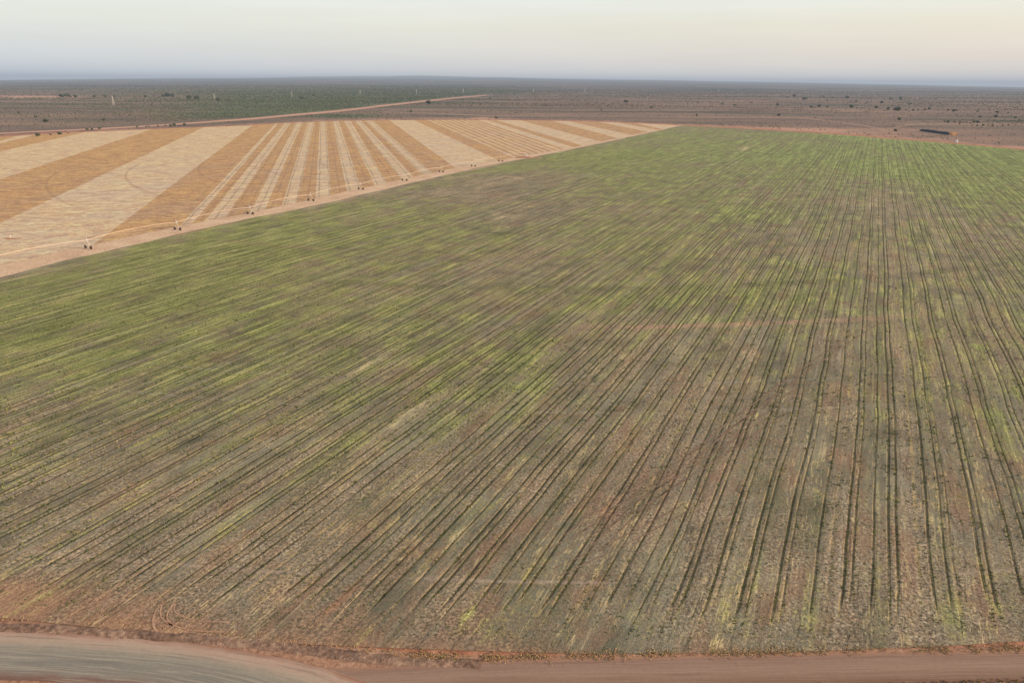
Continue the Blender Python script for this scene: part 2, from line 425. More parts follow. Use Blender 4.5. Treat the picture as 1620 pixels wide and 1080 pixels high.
# macro cover maps (rows y of the ground, columns x), read by eye, baked into the field as attributes
TX = [0, 200, 400, 600, 800, 1000, 1200, 1400, 1620]
TY = [195, 240, 280, 330, 400, 480, 560, 640, 720, 800, 880, 940, 1000, 1040]
TG = np.array([
 [.6, .6, .6, .6, .6, .55, .45, .70, .85],
 [.6, .6, .6, .6, .75, .72, .62, .78, .95],
 [.6, .6, .6, .5, .46, .66, .55, .60, .78],
 [.6, .6, .62, .60, .42, .55, .50, .40, .60],
 [.66, .72, .76, .72, .56, .48, .50, .38, .50],
 [.70, .74, .70, .56, .52, .52, .50, .48, .54],
 [.58, .54, .50, .50, .60, .42, .36, .44, .46],
 [.36, .32, .34, .34, .46, .27, .27, .36, .38],
 [.28, .25, .28, .25, .26, .16, .22, .30, .32],
 [.20, .16, .20, .20, .20, .08, .16, .22, .26],
 [.22, .15, .12, .10, .10, .08, .14, .18, .22],
 [.22, .20, .12, .06, .12, .12, .14, .16, .20],
 [.02, .05, .10, .04, .12, .16, .20, .22, .22],
 [.0, .0, .0, .0, .0, .02, .05, .05, .10]])
TR = np.array([
 [0, 0, 0, 0, 0, 0, .0, 0, 0],
 [0, 0, 0, 0, 0, 0, .0, 0, 0],
 [0, 0, 0, .1, .15, .05, .0, 0, 0],
 [0, 0, .05, .15, .2, .1, .05, .05, 0],
 [.05, .05, .05, .1, .15, .3, .2, .1, .05],
 [.05, .1, .1, .15, .2, .2, .15, .1, .1],
 [.1, .1, .15, .15, .15, .15, .2, .15, .15],
 [.1, .15, .15, .2, .15, .25, .25, .15, .15],
 [.1, .2, .2, .25, .2, .6, .3, .15, .15],
 [.15, .3, .25, .3, .25, .65, .25, .15, .15],
 [.15, .25, .25, .5, .3, .35, .2, .15, .1],
 [.95, .80, .45, .65, .35, .3, .2, .1, .1],
 [.9, .9, .75, .75, .45, .35, .25, .2, .1],
 [1, 1, 1, 1, .8, .7, .6, .6, .5]])
def table(Tb, px, py):
    px = np.clip(px, TX[0], TX[-1]); py = np.clip(py, TY[0], TY[-1])
    i = np.clip(np.searchsorted(TY, py)-1, 0, len(TY)-2); j = np.clip(np.searchsorted(TX, px)-1, 0, len(TX)-2)
    ty = np.array(TY); tx = np.array(TX)
    fy = (py-ty[i])/(ty[i+1]-ty[i]); fx = (px-tx[j])/(tx[j+1]-tx[j])
    fy = fy*fy*(3-2*fy); fx = fx*fx*(3-2*fx)
    return (Tb[i, j]*(1-fx)+Tb[i, j+1]*fx)*(1-fy)+(Tb[i+1, j]*(1-fx)+Tb[i+1, j+1]*fx)*fy
_perm = rng.random((256, 256))
def vnoise(x, y):
    x0 = np.floor(x).astype(int); y0 = np.floor(y).astype(int); fx = x-x0; fy = y-y0
    fx = fx*fx*(3-2*fx); fy = fy*fy*(3-2*fy)
    g = lambda i, j: _perm[(x0+i) & 255, (y0+j) & 255]
    return (g(0, 0)*(1-fx)+g(1, 0)*fx)*(1-fy)+(g(0, 1)*(1-fx)+g(1, 1)*fx)*fy
def fbm(x, y, o=4):
    s = 0; w = .5
    for k in range(o): s = s+w*vnoise(x*2**k+17*k, y*2**k+31*k); w *= .5
    return s/(1-.5**o)
# local patches: (px, py, half length along rows m, half width m, green, red, straw)
PATCH = [(1050, 745, 14, 5, -.2, .35, 0), (1130, 700, 14, 4, -.1, .25, 0), (960, 800, 9, 4, -.1, .35, 0), (835, 600, 10, 6, .45, 0, 0), (700, 590, 22, 6, .25, 0, 0), (780, 755, 5, 1.6, .6, 0, 0), (540, 945, 3.4, .7, -.2, .9, 0),
         (650, 652, 9, 1.2, -.1, 0, .55), (520, 800, 7, 1, 0, 0, .55), (725, 845, 6, 1, 0, 0, .8), (560, 590, 20, 2.0, 0, 0, .45), (1300, 720, 10, 1.5, 0, 0, .35), (1000, 560, 14, 3, 0, .0, .4),
         (985, 545, 4, 2, 0, .7, 0), (400, 560, 18, 3, -.3, .1, 0), (700, 1015, 3, 3, -.1, .1, 0), (830, 955, 2.0, .6, .8, -.3, 0), (740, 975, 1.2, .5, .6, 0, 0), (1180, 560, 16, 4, -.15, -.1, .35), (1080, 600, 16, 4, -.1, -.1, .3),
         (700, 305, 50, 26, -.22, 0, .15), (820, 285, 70, 26, -.42, 0, .42), (860, 400, 30, 9, -.15, 0, .35), (790, 340, 40, 12, -.2, 0, .35), (600, 335, 40, 16, -.15, 0, .15), (860, 340, 45, 14, -.35, .1, .15), (945, 262, 60, 16, .15, 0, 0), (1395, 330, 80, 11, -.12, -.1, .25), (1395, 420, 40, 6, -.1, 0, .4), (1180, 235, 60, 10, -.25, 0, .6), (1100, 215, 60, 20, .2, 0, 0), (880, 252, 30, 9, .5, 0, 0),
         (1517, 332, 4, 4, -.4, 1, 0), (943, 238, 9, 4, -.6, 1, .3), (891, 296, 4, 2.6, -.5, .8, .2), (1570, 300, 60, 8, -.1, 0, .4), (1270, 250, 50, 6, .1, 0, .4), (330, 640, 30, 4, 0, .3, 0), (200, 750, 20, 3, -.1, .35, .0), (80, 820, 8, 6, .1, -.1, -.2),
         (1260, 990, 5, 3, .05, 0, 0), (1480, 985, 6, 3, .05, 0, 0), (1590, 960, 4, 4, .12, -.1, -.2), (450, 540, 40, 6, .1, 0, 0), (620, 470, 40, 8, .12, 0, 0)]

# positions of the furrows, irregular: pairs and singles
furrows = []
bb = -330.0
bmax = ob.max()-3
while bb < bmax:
    k = random.random()
    if k < .50: furrows += [(bb, random.uniform(.75, 1)), (bb+random.uniform(1.1, 1.35), random.uniform(.6, 1))]; bb += random.uniform(3.6, 5.3)
    elif k < .8: furrows += [(bb, random.uniform(.7, 1))]; bb += random.uniform(1.9, 3.0)
    else: furrows += [(bb, random.uniform(.25, .6))]; bb += random.uniform(1.2, 2.4)
furrows.sort()
cols = []       # (b, furrow strength)
lastb = -1e9
for b0, s in furrows:
    w = .46
    if b0-w > lastb+.02:
        cols += [(b0-w, 0), (b0-.10, s), (b0+.10, s), (b0+w, 0)]; lastb = b0+w
allb = np.array([c[0] for c in cols])
extra = [ -338.0 - 6*i for i in range(60)]
gap = []
for i in range(len(cols)-1):
    if cols[i+1][0]-cols[i][0] > 1.6: gap.append(((cols[i][0]+cols[i+1][0])/2, 0))
cols = sorted(cols+gap+[(e, 0) for e in extra])

# --- green field: longitudinal strips of quads
def green_field():
    """every column of vertices runs along the rows; a samples are shared but clipped to the outline"""
    # rows in a: fine near the camera
    av = [];
    a = -620.0
    while a < 1500:
        av.append(a)
        d = math.hypot(a-60, 60)
        a += min(34, max(2.2, abs(a-60)*.055))
    av = np.array(av); n = len(av)
    V = []; W = []; FU = []; 
    edge_b = lambda a: b_of(G_edge, a)
    # where the straight-ish inner edge crosses each column: parametrise by b(edge) - handled by shifting the first columns onto the edge
    cb = np.array([c[0] for c in cols]); cs = np.array([c[1] for c in cols])
    # inner edge runs nearly parallel to rows: keep columns > max edge offset, then add a stitched band to the edge
    rows_a = []
    keep = []
    for b, s in zip(cb, cs):
        r = a_range(b)
        if r is None: continue
        keep.append((b, s, r[0], r[1]))
    return av, keep
av, keep = green_field()
bE = b_of(G_edge, ga)
# the grid: column k at b_k, clipped a; columns left of the inner edge are squeezed onto it
def build_green():
    n = len(av); m = len(keep)
    B = np.array([k[0] for k in keep])[:, None]*np.ones((1, n))
    S = np.array([k[1] for k in keep])[:, None]*np.ones((1, n))
    lo = np.array([k[2] for k in keep])[:, None]; hi = np.array([k[3] for k in keep])[:, None]
    A = np.clip(av[None, :]*np.ones((m, 1)), lo, hi)
    E = b_of(G_edge, A)+(fbm(A/7+11, A*0+.5, 4)-.5)*4.5
    inside = B > E+.05
    Bw = B+(fbm(A/38, B/26+3, 3)-.5)*1.7*np.clip((B-E)/6, 0, 1)
    Bc = np.where(inside, Bw, E)
    # furrow fades at the ends of the rows and next to the inner edge
    r1 = 1-1.0/(1+np.exp(-( (A-lo)- (6+6*rng.random((m, 1))) )*1.2))
    r2 = 1-1.0/(1+np.exp(-( (hi-A)- 8)*1.2))
    fade = (1-r1)*(1-r2)*np.clip((Bc-E-1.0)/3, 0, 1)*inside
    S = S*fade*np.clip(.48+1.2*fbm(A/12, B*3.7, 3), .45, 1)
    X = A*AV[0]+Bc*BV[0]; Y = A*AV[1]+Bc*BV[1]
    dist = np.hypot(X, Y)
    px, py = pix(X, Y)
    Z = .05-S*.07+ .12*(fbm(X/9, Y/9, 3)-.5)*np.clip((A-lo)/8, 0, 1)*np.clip((hi-A)/8, 0, 1)
    gr = table(TG, px, py); rd = table(TR, px, py); st = np.zeros_like(gr)
    out = (py < 0) | (py > 1300) | (Y < 20)
    gr = np.where(out, .2, gr); rd = np.where(out, .2, rd)
    for (qx, qy, la, lb, dg, dr, ds) in PATCH:
        c = at(qx, qy); ca, cb2 = ab(c)
        w = np.exp(-(((A-ca)/la)**2+((Bc-cb2)/lb)**2))*np.clip(fbm(A/la*3+qx, Bc/lb*2, 3)*2.4-.45, 0, 1.3)
        gr = gr+dg*w; rd = rd+dr*w; st = st+ds*w
    gr = gr+.07*np.exp(-((np.hypot(X-PX, Y-PY)-667.5)/1.8)**2)*(px > 880)*(py > 700)
    gr = np.clip(gr, -.3, .82)
    sb = X*SBV[0]+Y*SBV[1]
    ray = np.sin((sb+82)/21.5*2*math.pi)*np.exp(-np.clip(Bc-E, 0, 999)/75)*(sb > -100)*(sb < 150)*(X < 60)
    gr = gr-.32*np.exp(-np.clip(Bc-E, 0, 999)/7)*(py < 700); gr = gr-.22*ray; st = st+.22*np.clip(ray, 0, 1)
    gr = gr+(fbm(X/70, Y/70, 4)-.5)*.55; rd = rd+(fbm(X/55+40, Y/55, 4)-.5)*.45; st = st+(fbm(A/60+9, Bc/6, 3)-.5)*.5
    lush = np.clip((400-py)/220, 0, 1)*np.clip((px-700)/500, .25, 1)*.95
    lush = np.where(out, .3, np.clip(lush, 0, 1))
    tone = 1.0+.0*py
    keepq = np.zeros((m-1, n-1), bool)
    ar = (A[1:, 1:]-A[1:, :-1])+(A[:-1, 1:]-A[:-1, :-1])
    br = (Bc[1:, :-1]-Bc[:-1, :-1])+(Bc[1:, 1:]-Bc[:-1, 1:])
    keepq = (ar > 1e-4) & (br > 1e-4)
    i, j = np.nonzero(keepq)
    f = np.stack([i*n+j, (i+1)*n+j, (i+1)*n+j+1, i*n+j+1], 1)
    v = np.stack([X.ravel(), Y.ravel(), Z.ravel()], 1)
    used = np.unique(f); remap = -np.ones(len(v), int); remap[used] = np.arange(len(used))
    f = remap[f]; pick = lambda q: q.ravel()[used]
    o = mesh('crop_field', v[used], f, M['green'], attrs=dict(green=pick(gr), red=pick(rd), straw=pick(st), furrow=pick(S), lush=pick(lush), tone=pick(tone)), smooth=False)
    tag(o, 'wide field of thin green crop and weeds in long straight rows', kind='structure')
    return o
build_green()

# --- polygons for the other half
def clip(poly, p, q, left=True):
    """keep the part of poly on one side of the line p->q"""
    n = np.array([-(q[1]-p[1]), q[0]-p[0]]); n /= np.linalg.norm(n)
    if not left: n = -n
    out = []
    for i in range(len(poly)):
        a, b = poly[i], poly[(i+1) % len(poly)]
        da, db = np.dot(a-p, n), np.dot(b-p, n)
        if da >= 0: out.append(a)
        if (da >= 0) != (db >= 0): out.append(a+(b-a)*da/(da-db))
    return out
def half_disc_left(edge, off=0.0):
    """boundary of the disc left of edge"""
    pts = []
    e = [np.array(p) for p in edge]
    r = lambda p: math.hypot(p[0]-PX, p[1]-PY)-(Rout(math.atan2(p[0]-PX, p[1]-PY)))
    dense = []
    for p, q in zip(e[:-1], e[1:]):
        for t in np.linspace(0, 1, 60, endpoint=False): dense.append(p+(q-p)*t)
    ins = [p for p in dense if r(p) < -.2]
    ins = ins[::4]+[ins[-1]]
    t0 = math.atan2(ins[-1][0]-PX, ins[-1][1]-PY); t1 = math.atan2(ins[0][0]-PX, ins[0][1]-PY)
    if t1 > t0: t1 -= 2*math.pi
    arc = []
    for t in np.linspace(t0, t1, 260)[1:-1]:
        rr = float(Rout(t)); arc.append(np.array([PX+math.sin(t)*rr, PY+math.cos(t)*rr]))
    return ins+arc
poly = half_disc_left(Y_edge)
# stripe boundaries: pixel pairs (far end, near end), left to right; the tone flips at each
L = [((0, 223), (-60, 240)), ((30, 220), (0, 227)), ((110, 215), (0, 240)), ((233, 207), (73, 260)), ((320, 202.7), (0, 353)), ((397, 200), (174, 367)),
     ((433, 198), (283, 359)), ((438, 198), (310, 347)), ((448, 197), (333, 339)), ((458, 197), (365, 332)), ((467, 197), (401, 326)), ((477, 197), (425, 318)),
     ((487, 195), (452, 306)), ((497, 195), (474, 302)), ((506, 195), (500, 297)), ((516, 195), (522, 292)), ((526, 193), (546, 290)), ((536, 193), (566, 283)),
     ((545, 193), (588, 282)), ((556, 193), (604, 276)), ((563, 193), (628, 275)), ((573, 193), (646, 271)), ((580, 193), (662, 270)), ((592, 193), (676, 267)),
     ((618, 192), (714, 261)), ((659, 192), (778, 249)), ((680, 191.5), (801, 244))]
nth = 8
A0, A1 = ((680, 191.5), (801, 244)), ((760, 191.5), (893, 236))
for i in range(1, nth*2+1):
    t = i/(nth*2)
    if i % 2 == 1: t -= .012
    L.append(tuple(tuple(A0[k][j]*(1-t)+A1[k][j]*t for j in (0, 1)) for k in (0, 1)))
L += [((775, 191.5), (907, 233)), ((789, 191.5), (920, 230)), ((828, 192), (948, 223.5)), ((878, 192.5), (974, 218)), ((904, 193), (996, 213)), ((955, 194.5), (1022, 208)), ((985, 195.5), (1035, 205)), ((1012, 196.5), (1044, 203.2))]
def ext(l):
    p, q = at(*l[0]), at(*l[1]); return p, q
lines = [ext(l) for l in L]
# light/dark state of the region left of line 0 is dark
V, Fc, MI = [], [], []
rest = poly; state = 0
for k in range(len(lines)+1):
    if k < len(lines):
        far, near = lines[k]
        # left of near->far is kept for this stripe
        part = clip(rest, near, far, True); rest = clip(rest, near, far, False)
    else: part = rest
    if len(part) > 2:
        # subdivide into convex fan by triangulation later; add gentle height via flat polygon
        n0 = len(V); V += [(p[0], p[1], .05) for p in part]; Fc.append(tuple(range(n0, n0+len(part)))); MI.append(state)
    state = 1-state
o = mesh('stubble_field', V, Fc, None, mats=[M['dark'], M['light']], midx=MI)
import bmesh
bm = bmesh.new(); bm.from_mesh(o.data)
bmesh.ops.triangulate(bm, faces=bm.faces[:])
bmesh.ops.recalc_face_normals(bm, faces=bm.faces[:])
bm.normal_update()
for f in bm.faces:
    if f.normal.z < 0: f.normal_flip()
bm.to_mesh(o.data); bm.free()
tag(o, 'harvested stubble field in alternating cream and golden brown stripes', kind='structure')

# --- ribbons
def resample(P, n):
    P = np.array(P); d = np.r_[0, np.cumsum(np.hypot(*np.diff(P, axis=0).T))]
    t = np.linspace(0, d[-1], n)
    return np.stack([np.interp(t, d, P[:, 0]), np.interp(t, d, P[:, 1])], 1), t
def smoothed(P, k=3):
    P = np.array(P, float)
    for _ in range(k):
        Q = [P[0]]
        for a, b in zip(P[:-1], P[1:]): Q += [a*.75+b*.25, a*.25+b*.75]
        Q.append(P[-1]); P = np.array(Q)
    return P
def ribbon(name, up, lo, z, mat, nu=160, nv=10, rough=0.0, zf=None, jag=0.0):
    A, t = resample(smoothed(up), nu); B, _ = resample(smoothed(lo), nu)
    if jag:
        for Q, sd in ((A, 3), (B, 9)):
            n = np.array([fbm(np.array([ti/2.5]), np.array([sd*7.3]), 3)[0]-.5 for ti in t])*jag
            d = (A-B); d /= np.linalg.norm(d, axis=1)[:, None]+1e-9
            Q += d*n[:, None]
    V, U, W = [], [], []
    for i in range(nu):
        for j in range(nv+1):
            v = j/nv; p = A[i]*(1-v)+B[i]*v
            zz = z+(zf(p, v, t[i]) if zf else 0)
            V.append((p[0], p[1], zz)); U.append(t[i]); W.append(v)
    m = nv+1
    I, J = np.meshgrid(np.arange(nu-1), np.arange(nv), indexing='ij'); I = I.ravel(); J = J.ravel()
    f = np.stack([I*m+J, I*m+J+1, (I+1)*m+J+1, (I+1)*m+J], 1)
    v0, v1, v2 = [np.array(V[k]) for k in f[0][:3]]
    if np.cross(v1-v0, v2-v0)[2] < 0: f = f[:, ::-1]
    return mesh(name, V, f, mat, attrs=dict(ua=U, va=W), smooth=True)
pxl = lambda L: [at(*p) for p in L]

# bare strip between the two halves
sp_ = []
Ye = resample([p for p in Y_edge], 400)[0]
def inset(edge, d):
    out = []
    for p in edge: out.append(np.array(p)+np.array([BV[0], BV[1]])*d)
    return out
tag(ribbon('bare_strip', inset(Y_edge[0:], -2), inset(G_edge, 5), .0, M['strip'], 260, 3), 'pale bare strip under the irrigation pivot', kind='structure')

# fire break ring round the whole circle
n = 720; V = []; U = []; W = []
for i in range(n+1):
    t = -math.pi+2*math.pi*i/n; r0 = float(Rout(t))
    farw = 1 if math.cos(t-R(0)) > -.3 else .35
    wid = 26+10*math.sin(3*t)
    for j, q in enumerate((-2, wid*.25*farw, wid*.6*farw, wid*farw)):
        rr = r0+q
        V.append((PX+math.sin(t)*rr, PY+math.cos(t)*rr, -.05-.015*j)); U.append(t*700); W.append(j/3)
f = []
for i in range(n):
    for j in range(3): a = i*4+j; f.append((a, a+1, a+5, a+4))
f = np.array(f)
v0, v1, v2 = [np.array(V[k]) for k in f[0][:3]]
if np.cross(v1-v0, v2-v0)[2] < 0: f = f[:, ::-1]
tag(mesh('fire_break', V, f, M['redsoil'], attrs=dict(ua=U, va=W)), 'ring of graded orange earth round the circular field', kind='structure')

# near roads
bank_up = pxl([(-300, 975), (-100, 982), (0, 984), (120, 988), (250, 996), (400, 1008), (540, 1026), (640, 1038), (760, 1043)])
bank_lo = pxl([(-300, 990), (-100, 996), (0, 998), (120, 1004), (250, 1012), (400, 1026), (540, 1044), (640, 1054), (760, 1056)])
def bankz(p, v, t):
    e = math.sin(math.pi*v)
    return e*(.10+.42*max(0, float(fbm(np.array([t/2.2]), np.array([.3+v]), 4)[0])-.32))*min(1, max(0, t/3))
near_up = pxl([(-300, 960), (0, 968), (200, 984), (400, 1004), (560, 1022), (700, 1036), (860, 1036), (1080, 1030), (1350, 1024), (1620, 1022), (2100, 1020)])
near_lo = pxl([(-300, 1200), (0, 1200), (200, 1200), (400, 1200), (560, 1200), (700, 1200), (860, 1200), (1080, 1200), (1350, 1200), (1620, 1200), (2100, 1200)])
tag(ribbon('field_verge', near_up, near_lo, -.045, M['verge'], 200, 24, zf=lambda p, v, t: .0), 'brown earth verge between the crop and the roads', kind='structure')
tag(ribbon('earth_bank', bank_up, bank_lo, -.03, M['bank'], 260, 10, zf=bankz, jag=.8), 'low crumbling earth bank along the gravel road', kind='structure')
g_up = pxl([(-300, 990), (-100, 989), (0, 994), (200, 1006), (350, 1022), (450, 1040), (530, 1060), (590, 1082), (650, 1120), (690, 1170), (710, 1240)])
g_lo = pxl([(-300, 1075), (-100, 1072), (0, 1074), (120, 1079), (220, 1088), (300, 1103), (360, 1130), (400, 1160), (430, 1200), (450, 1240), (460, 1290)])
tag(ribbon('gravel_road', g_up, g_lo, -.018, M['gravel'], 260, 20, jag=.35), 'smooth grey gravel road bending away', kind='structure')
t_up = pxl([(520, 1056), (640, 1054), (740, 1047), (860, 1042), (1080, 1038), (1350, 1032), (1620, 1030), (2100, 1028)])
t_lo = pxl([(560, 1110), (660, 1100), (760, 1092), (860, 1090), (1080, 1088), (1350, 1084), (1620, 1077), (2100, 1072)])
tag(ribbon('dirt_track', t_up, t_lo, -.028, M['track'], 220, 14, jag=.3), 'reddish dirt track along the edge of the crop', kind='structure')

M['rut'] = mat_soil('rut_soil', C(100, 82, 62), C(122, 100, 78), C(144, 120, 94), 2)
M['rut2'] = mat_soil('orange_rut_soil', C(128, 96, 74), C(160, 122, 94), C(178, 144, 112), 2)
def rut(pts, w, mat, label):
    P = smoothed(pxl(pts), 3); d = np.gradient(P, axis=0); d /= np.linalg.norm(d, axis=1)[:, None]; nrm = np.stack([-d[:, 1], d[:, 0]], 1)
    for off in (-.95, .95):
        n = 60; A = P+nrm*(off-w/2); B = P+nrm*(off+w/2)
        tag(ribbon('wheel_rut', list(A), list(B), .10, M[mat], n, 2, jag=.25), label, kind='structure')
rut([(1398, 503), (1330, 545), (1250, 602), (1160, 668), (1095, 722)], .45, 'rut', 'curving pair of dark ruts crossing the crop rows')
rut([(1300, 600), (1180, 665), (1080, 735), (960, 800), (900, 850)], .22, 'rut', 'faint ruts through the bare red patch')
rut([(1240, 650), (1130, 720), (1010, 800), (870, 875)], .2, 'rut', 'faint ruts sweeping over the bare red patch')
rut([(1180, 690), (1100, 745), (1020, 790), (940, 870)], .2, 'rut', 'fine ruts at the near side of the red patch')
rut([(1090, 800), (1000, 850), (880, 905)], .2, 'rut', 'short ruts below the red patch')
rut([(268, 952), (255, 968), (252, 984), (262, 998)], .30, 'rut2', 'orange hooked tyre marks at the near left corner of the crop')
rut([(268, 952), (262, 975), (300, 990), (360, 992)], .22, 'rut2', 'orange tyre marks turning along the near edge of the crop')

# far tracks (narrow ribbons on the plain)
M['dimtrack'] = mat_soil('dusty_track', C(112, 94, 80), C(140, 114, 94), C(160, 128, 104), .15)
def track(name, pts, wpx, label, z=-.06, n=90):
    up = pxl([(x, y-w/2) for (x, y, w) in pts]); lo = pxl([(x, y+w/2) for (x, y, w) in pts])
    return tag(ribbon(name, up, lo, z, M['fartrack' if 'across the scrub' in label else 'dimtrack'], n, 3, jag=(6 if 'across' not in label else 2)), label, kind='structure')
track('dirt_road', [(-60, 214, 2), (0, 211, 2.0), (110, 206, 2), (230, 200, 2.2), (330, 193, 2.4), (400, 188, 3), (470, 181.5, 3), (540, 175.5, 3), (600, 168, 2.6), (660, 161.5, 2.4), (710, 156, 1.8), (770, 151, 1.2)], 0, 'orange dirt road running away across the scrub')
track('dirt_road', [(600, 177, 1.4), (690, 180, 1.6), (780, 183.5, 1.6), (880, 184, 1.2), (1000, 184, 1.0), (1180, 185, 1.2), (1270, 186.5, 1.4), (1340, 195, 1.5), (1400, 204, 2)], 0, 'faint track behind the far edge of the circle')
track('dirt_road', [(1340, 209, 2), (1400, 205, 2), (1440, 197, 1.6), (1480, 195, 1.3), (1560, 197, 1)], 0, 'short orange track behind the dark stack', -.055)

# ------------------------------------------------------------ the plain, one sheet to the horizon
def plain():
    na = 720
    rad = np.r_[0.0, np.geomspace(12, 27000, 210)]
    az = np.linspace(-math.pi, math.pi, na, endpoint=False)
    Rr, Aa = np.meshgrid(rad[1:], az, indexing='ij')
    X = Rr*np.sin(Aa); Y = Rr*np.cos(Aa)
    D = 27000
    xs = 810+F*np.tan(np.clip(Aa, -1.2, 1.2))/cp
    lift = np.interp(xs, [-600, 0, 270, 540, 810, 1080, 1350, 1620, 2200], [1, 0.4, 3.6, 6.2, 7.0, 5.4, 2.6, 0.0, 0])
    lift += (fbm(xs/160+3, xs*0+.5, 3)-.5)*1.2*(np.clip(Rr, 0, 27000)/27000)
    Z = -.12+lift/1080*D*np.clip((Rr-4500)/(D-4500), 0, 1)**1.3
    Z = np.where(Rr > 1700, Z+np.clip((Rr-1700)/3000, 0, 1)*0, Z)
    px, py = pix(X, Y)
    front = (Y > 300)
    sc = np.zeros_like(X); ba = np.zeros_like(X)
    # scrub: greens on the left between the tracks
    def blob(cx, cy, wx, wy, v): return v*np.exp(-(((px-cx)/wx)**2+((py-cy)/wy)**2))
    roady = np.interp(px, [0, 230, 400, 540, 600, 660, 770], [210, 200, 187, 175, 167, 161, 150])
    dens = 1/(1+np.exp(-(px-190-2.2*(200-py))/60))*(py < roady-1)*1/(1+np.exp((px-790)/50))*.75
    dens *= 1/(1+np.exp((py-188+(px-400)*.03)/2.2))
    sc = np.where(front, dens, .2)
    sc += np.where(front, blob(540, 183.5, 85, 3.2, .9)+blob(1600, 192, 90, 4, .45)+blob(150, 173, 90, 3, .3)+blob(900, 146, 200, 5, .35), 0)
    ba = np.where(front, blob(40, 153.5, 140, 3.0, .95)+blob(250, 151, 60, 1.2, .4)+blob(1350, 205, 160, 5, .35)+blob(1430, 193, 60, 3, .3)+blob(1600, 184, 70, 2.5, .35)+blob(1100, 147, 180, 1.2, .35)+blob(1440, 156, 60, .9, .5)+blob(768, 187.6, 16, 1.4, .9), 0)
    tt = np.arctan2(X-PX, Y-PY); dd = np.hypot(X-PX, Y-PY)-Rout(tt)
    ba += np.where(front & (dd > 0), .80*np.exp(-np.clip(dd, 0, 9999)/130), 0)
    V = np.concatenate([[[0, 0, -.12]], np.stack([X.ravel(), Y.ravel(), Z.ravel()], 1)])
    m = len(rad)-1
    I, J = np.meshgrid(np.arange(m-1), np.arange(na), indexing='ij'); I = I.ravel(); J = J.ravel(); J2 = (J+1) % na
    f = np.stack([1+I*na+J, 1+(I+1)*na+J, 1+(I+1)*na+J2, 1+I*na+J2], 1)
    f = f[:, ::-1]
    v0, v1, v2 = V[f[0][0]], V[f[0][1]], V[f[0][2]]
    if np.cross(v1-v0, v2-v0)[2] < 0: f = f[:, ::-1]
    # centre cap
    me_f = [tuple(q) for q in f]+[(0, 1+(j+1) % na, 1+j) for j in range(na)]
    o = mesh('ground', V, me_f, M['plain'], attrs=dict(scrub=np.r_[.2, sc.ravel()], bare=np.r_[0, ba.ravel()]), smooth=True)
    tag(o, 'flat red brown outback plain reaching the horizon', kind='structure')
plain()

# a very distant range
V = []; f = []
xs = np.linspace(380, 900, 90)
D = 26500
for i, x in enumerate(xs):
    t = math.atan((x-810)/F*cp)
    e = max(0, 1.0*math.sin(math.pi*(x-380)/520))*(.5+1.0*float(fbm(np.array([x/60]), np.array([.2]), 4)[0]))
    base_l = float(np.interp(x, [0, 270, 540, 810, 1080], [0.4, 3.6, 6.2, 7.0, 5.4])); h = base_l/1080*27000*.97+e*75-12
    X, Y = D*math.sin(t), D*math.cos(t)
    V += [(X, Y, -50), (X, Y, h), (X*1.04, Y*1.04, h-30)]
for i in range(len(xs)-1):
    a = i*3; f += [(a, a+3, a+4, a+1), (a+1, a+4, a+5, a+2)]
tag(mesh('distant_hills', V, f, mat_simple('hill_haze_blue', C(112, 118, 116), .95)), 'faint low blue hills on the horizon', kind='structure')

# ------------------------------------------------------------ plants
def blob_mesh(n_cl, rad, height, squash=.75, trunk=True, seed=0, leaf=.35):
    """crown: many small leaf-clump faces in an uneven volume; returns verts, tris, colour factor"""
    r = random.Random(seed); V = []; Fs = []; Cc = []
    lobes = [(r.uniform(-.5, .5)*rad, r.uniform(-.5, .5)*rad, height*r.uniform(.5, .85), rad*r.uniform(.35, .7)) for _ in range(5)]
    for _ in range(n_cl):
        lx, ly, lz, lr = r.choice(lobes)
        d = Vector((r.gauss(0, 1), r.gauss(0, 1), r.gauss(0, 1))).normalized()*lr*r.uniform(.55, 1.05)
        c = Vector((lx+d.x, ly+d.y, max(.25, lz+d.z*squash)))
        nrm = (d.normalized()+Vector((r.uniform(-.6, .6), r.uniform(-.6, .6), r.uniform(-.2, .9)))).normalized()
        a = nrm.orthogonal().normalized(); b = nrm.cross(a); s = leaf*r.uniform(.6, 1.4)
        n0 = len(V); ph = r.uniform(0, 6.28)
        for k in range(3):
            t = ph+k*2.094; V.append(c+a*math.cos(t)*s+b*math.sin(t)*s)
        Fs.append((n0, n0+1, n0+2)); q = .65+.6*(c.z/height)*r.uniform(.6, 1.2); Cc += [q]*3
    return V, Fs, Cc
def crown_data(name, n, rad, h, base, seed, leaf):
    V, Fs, Cc = blob_mesh(n, rad, h, seed=seed, leaf=leaf)
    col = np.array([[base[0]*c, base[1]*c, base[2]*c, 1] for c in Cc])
    o = mesh(name, V, Fs, M['veg'], attrs=dict(col=col)); return o
def trunk_data(h, rad, seed):
    mb = MB(); r = random.Random(seed)
    mb.tube([(0, 0, -.3), (.05, .03, h*.35), (.1, -.05, h*.6)], rad*.09, 6, rad*.04)
    for k in range(4):
        t = k*1.6+r.random(); mb.tube([(.05, .03, h*.3), (math.cos(t)*rad*.4, math.sin(t)*rad*.4, h*.65)], rad*.045, 5, rad*.02)
    return mb.build('trunk', M['bark'])
PROTO = []
for k, (n, rad, h, base, leaf) in enumerate([(420, 3.4, 4.6, C(70, 76, 54)[:3], .55), (360, 2.7, 3.4, C(84, 82, 60)[:3], .5), (520, 4.6, 5.4, C(60, 66, 48)[:3], .65), (300, 2.0, 2.6, C(78, 80, 58)[:3], .42)]):
    c = crown_data('crown', n, rad, h, base, k+3, leaf); t = trunk_data(h, rad, k+9)
    PROTO.append((c.data, t.data)); bpy.data.objects.remove(c); bpy.data.objects.remove(t)
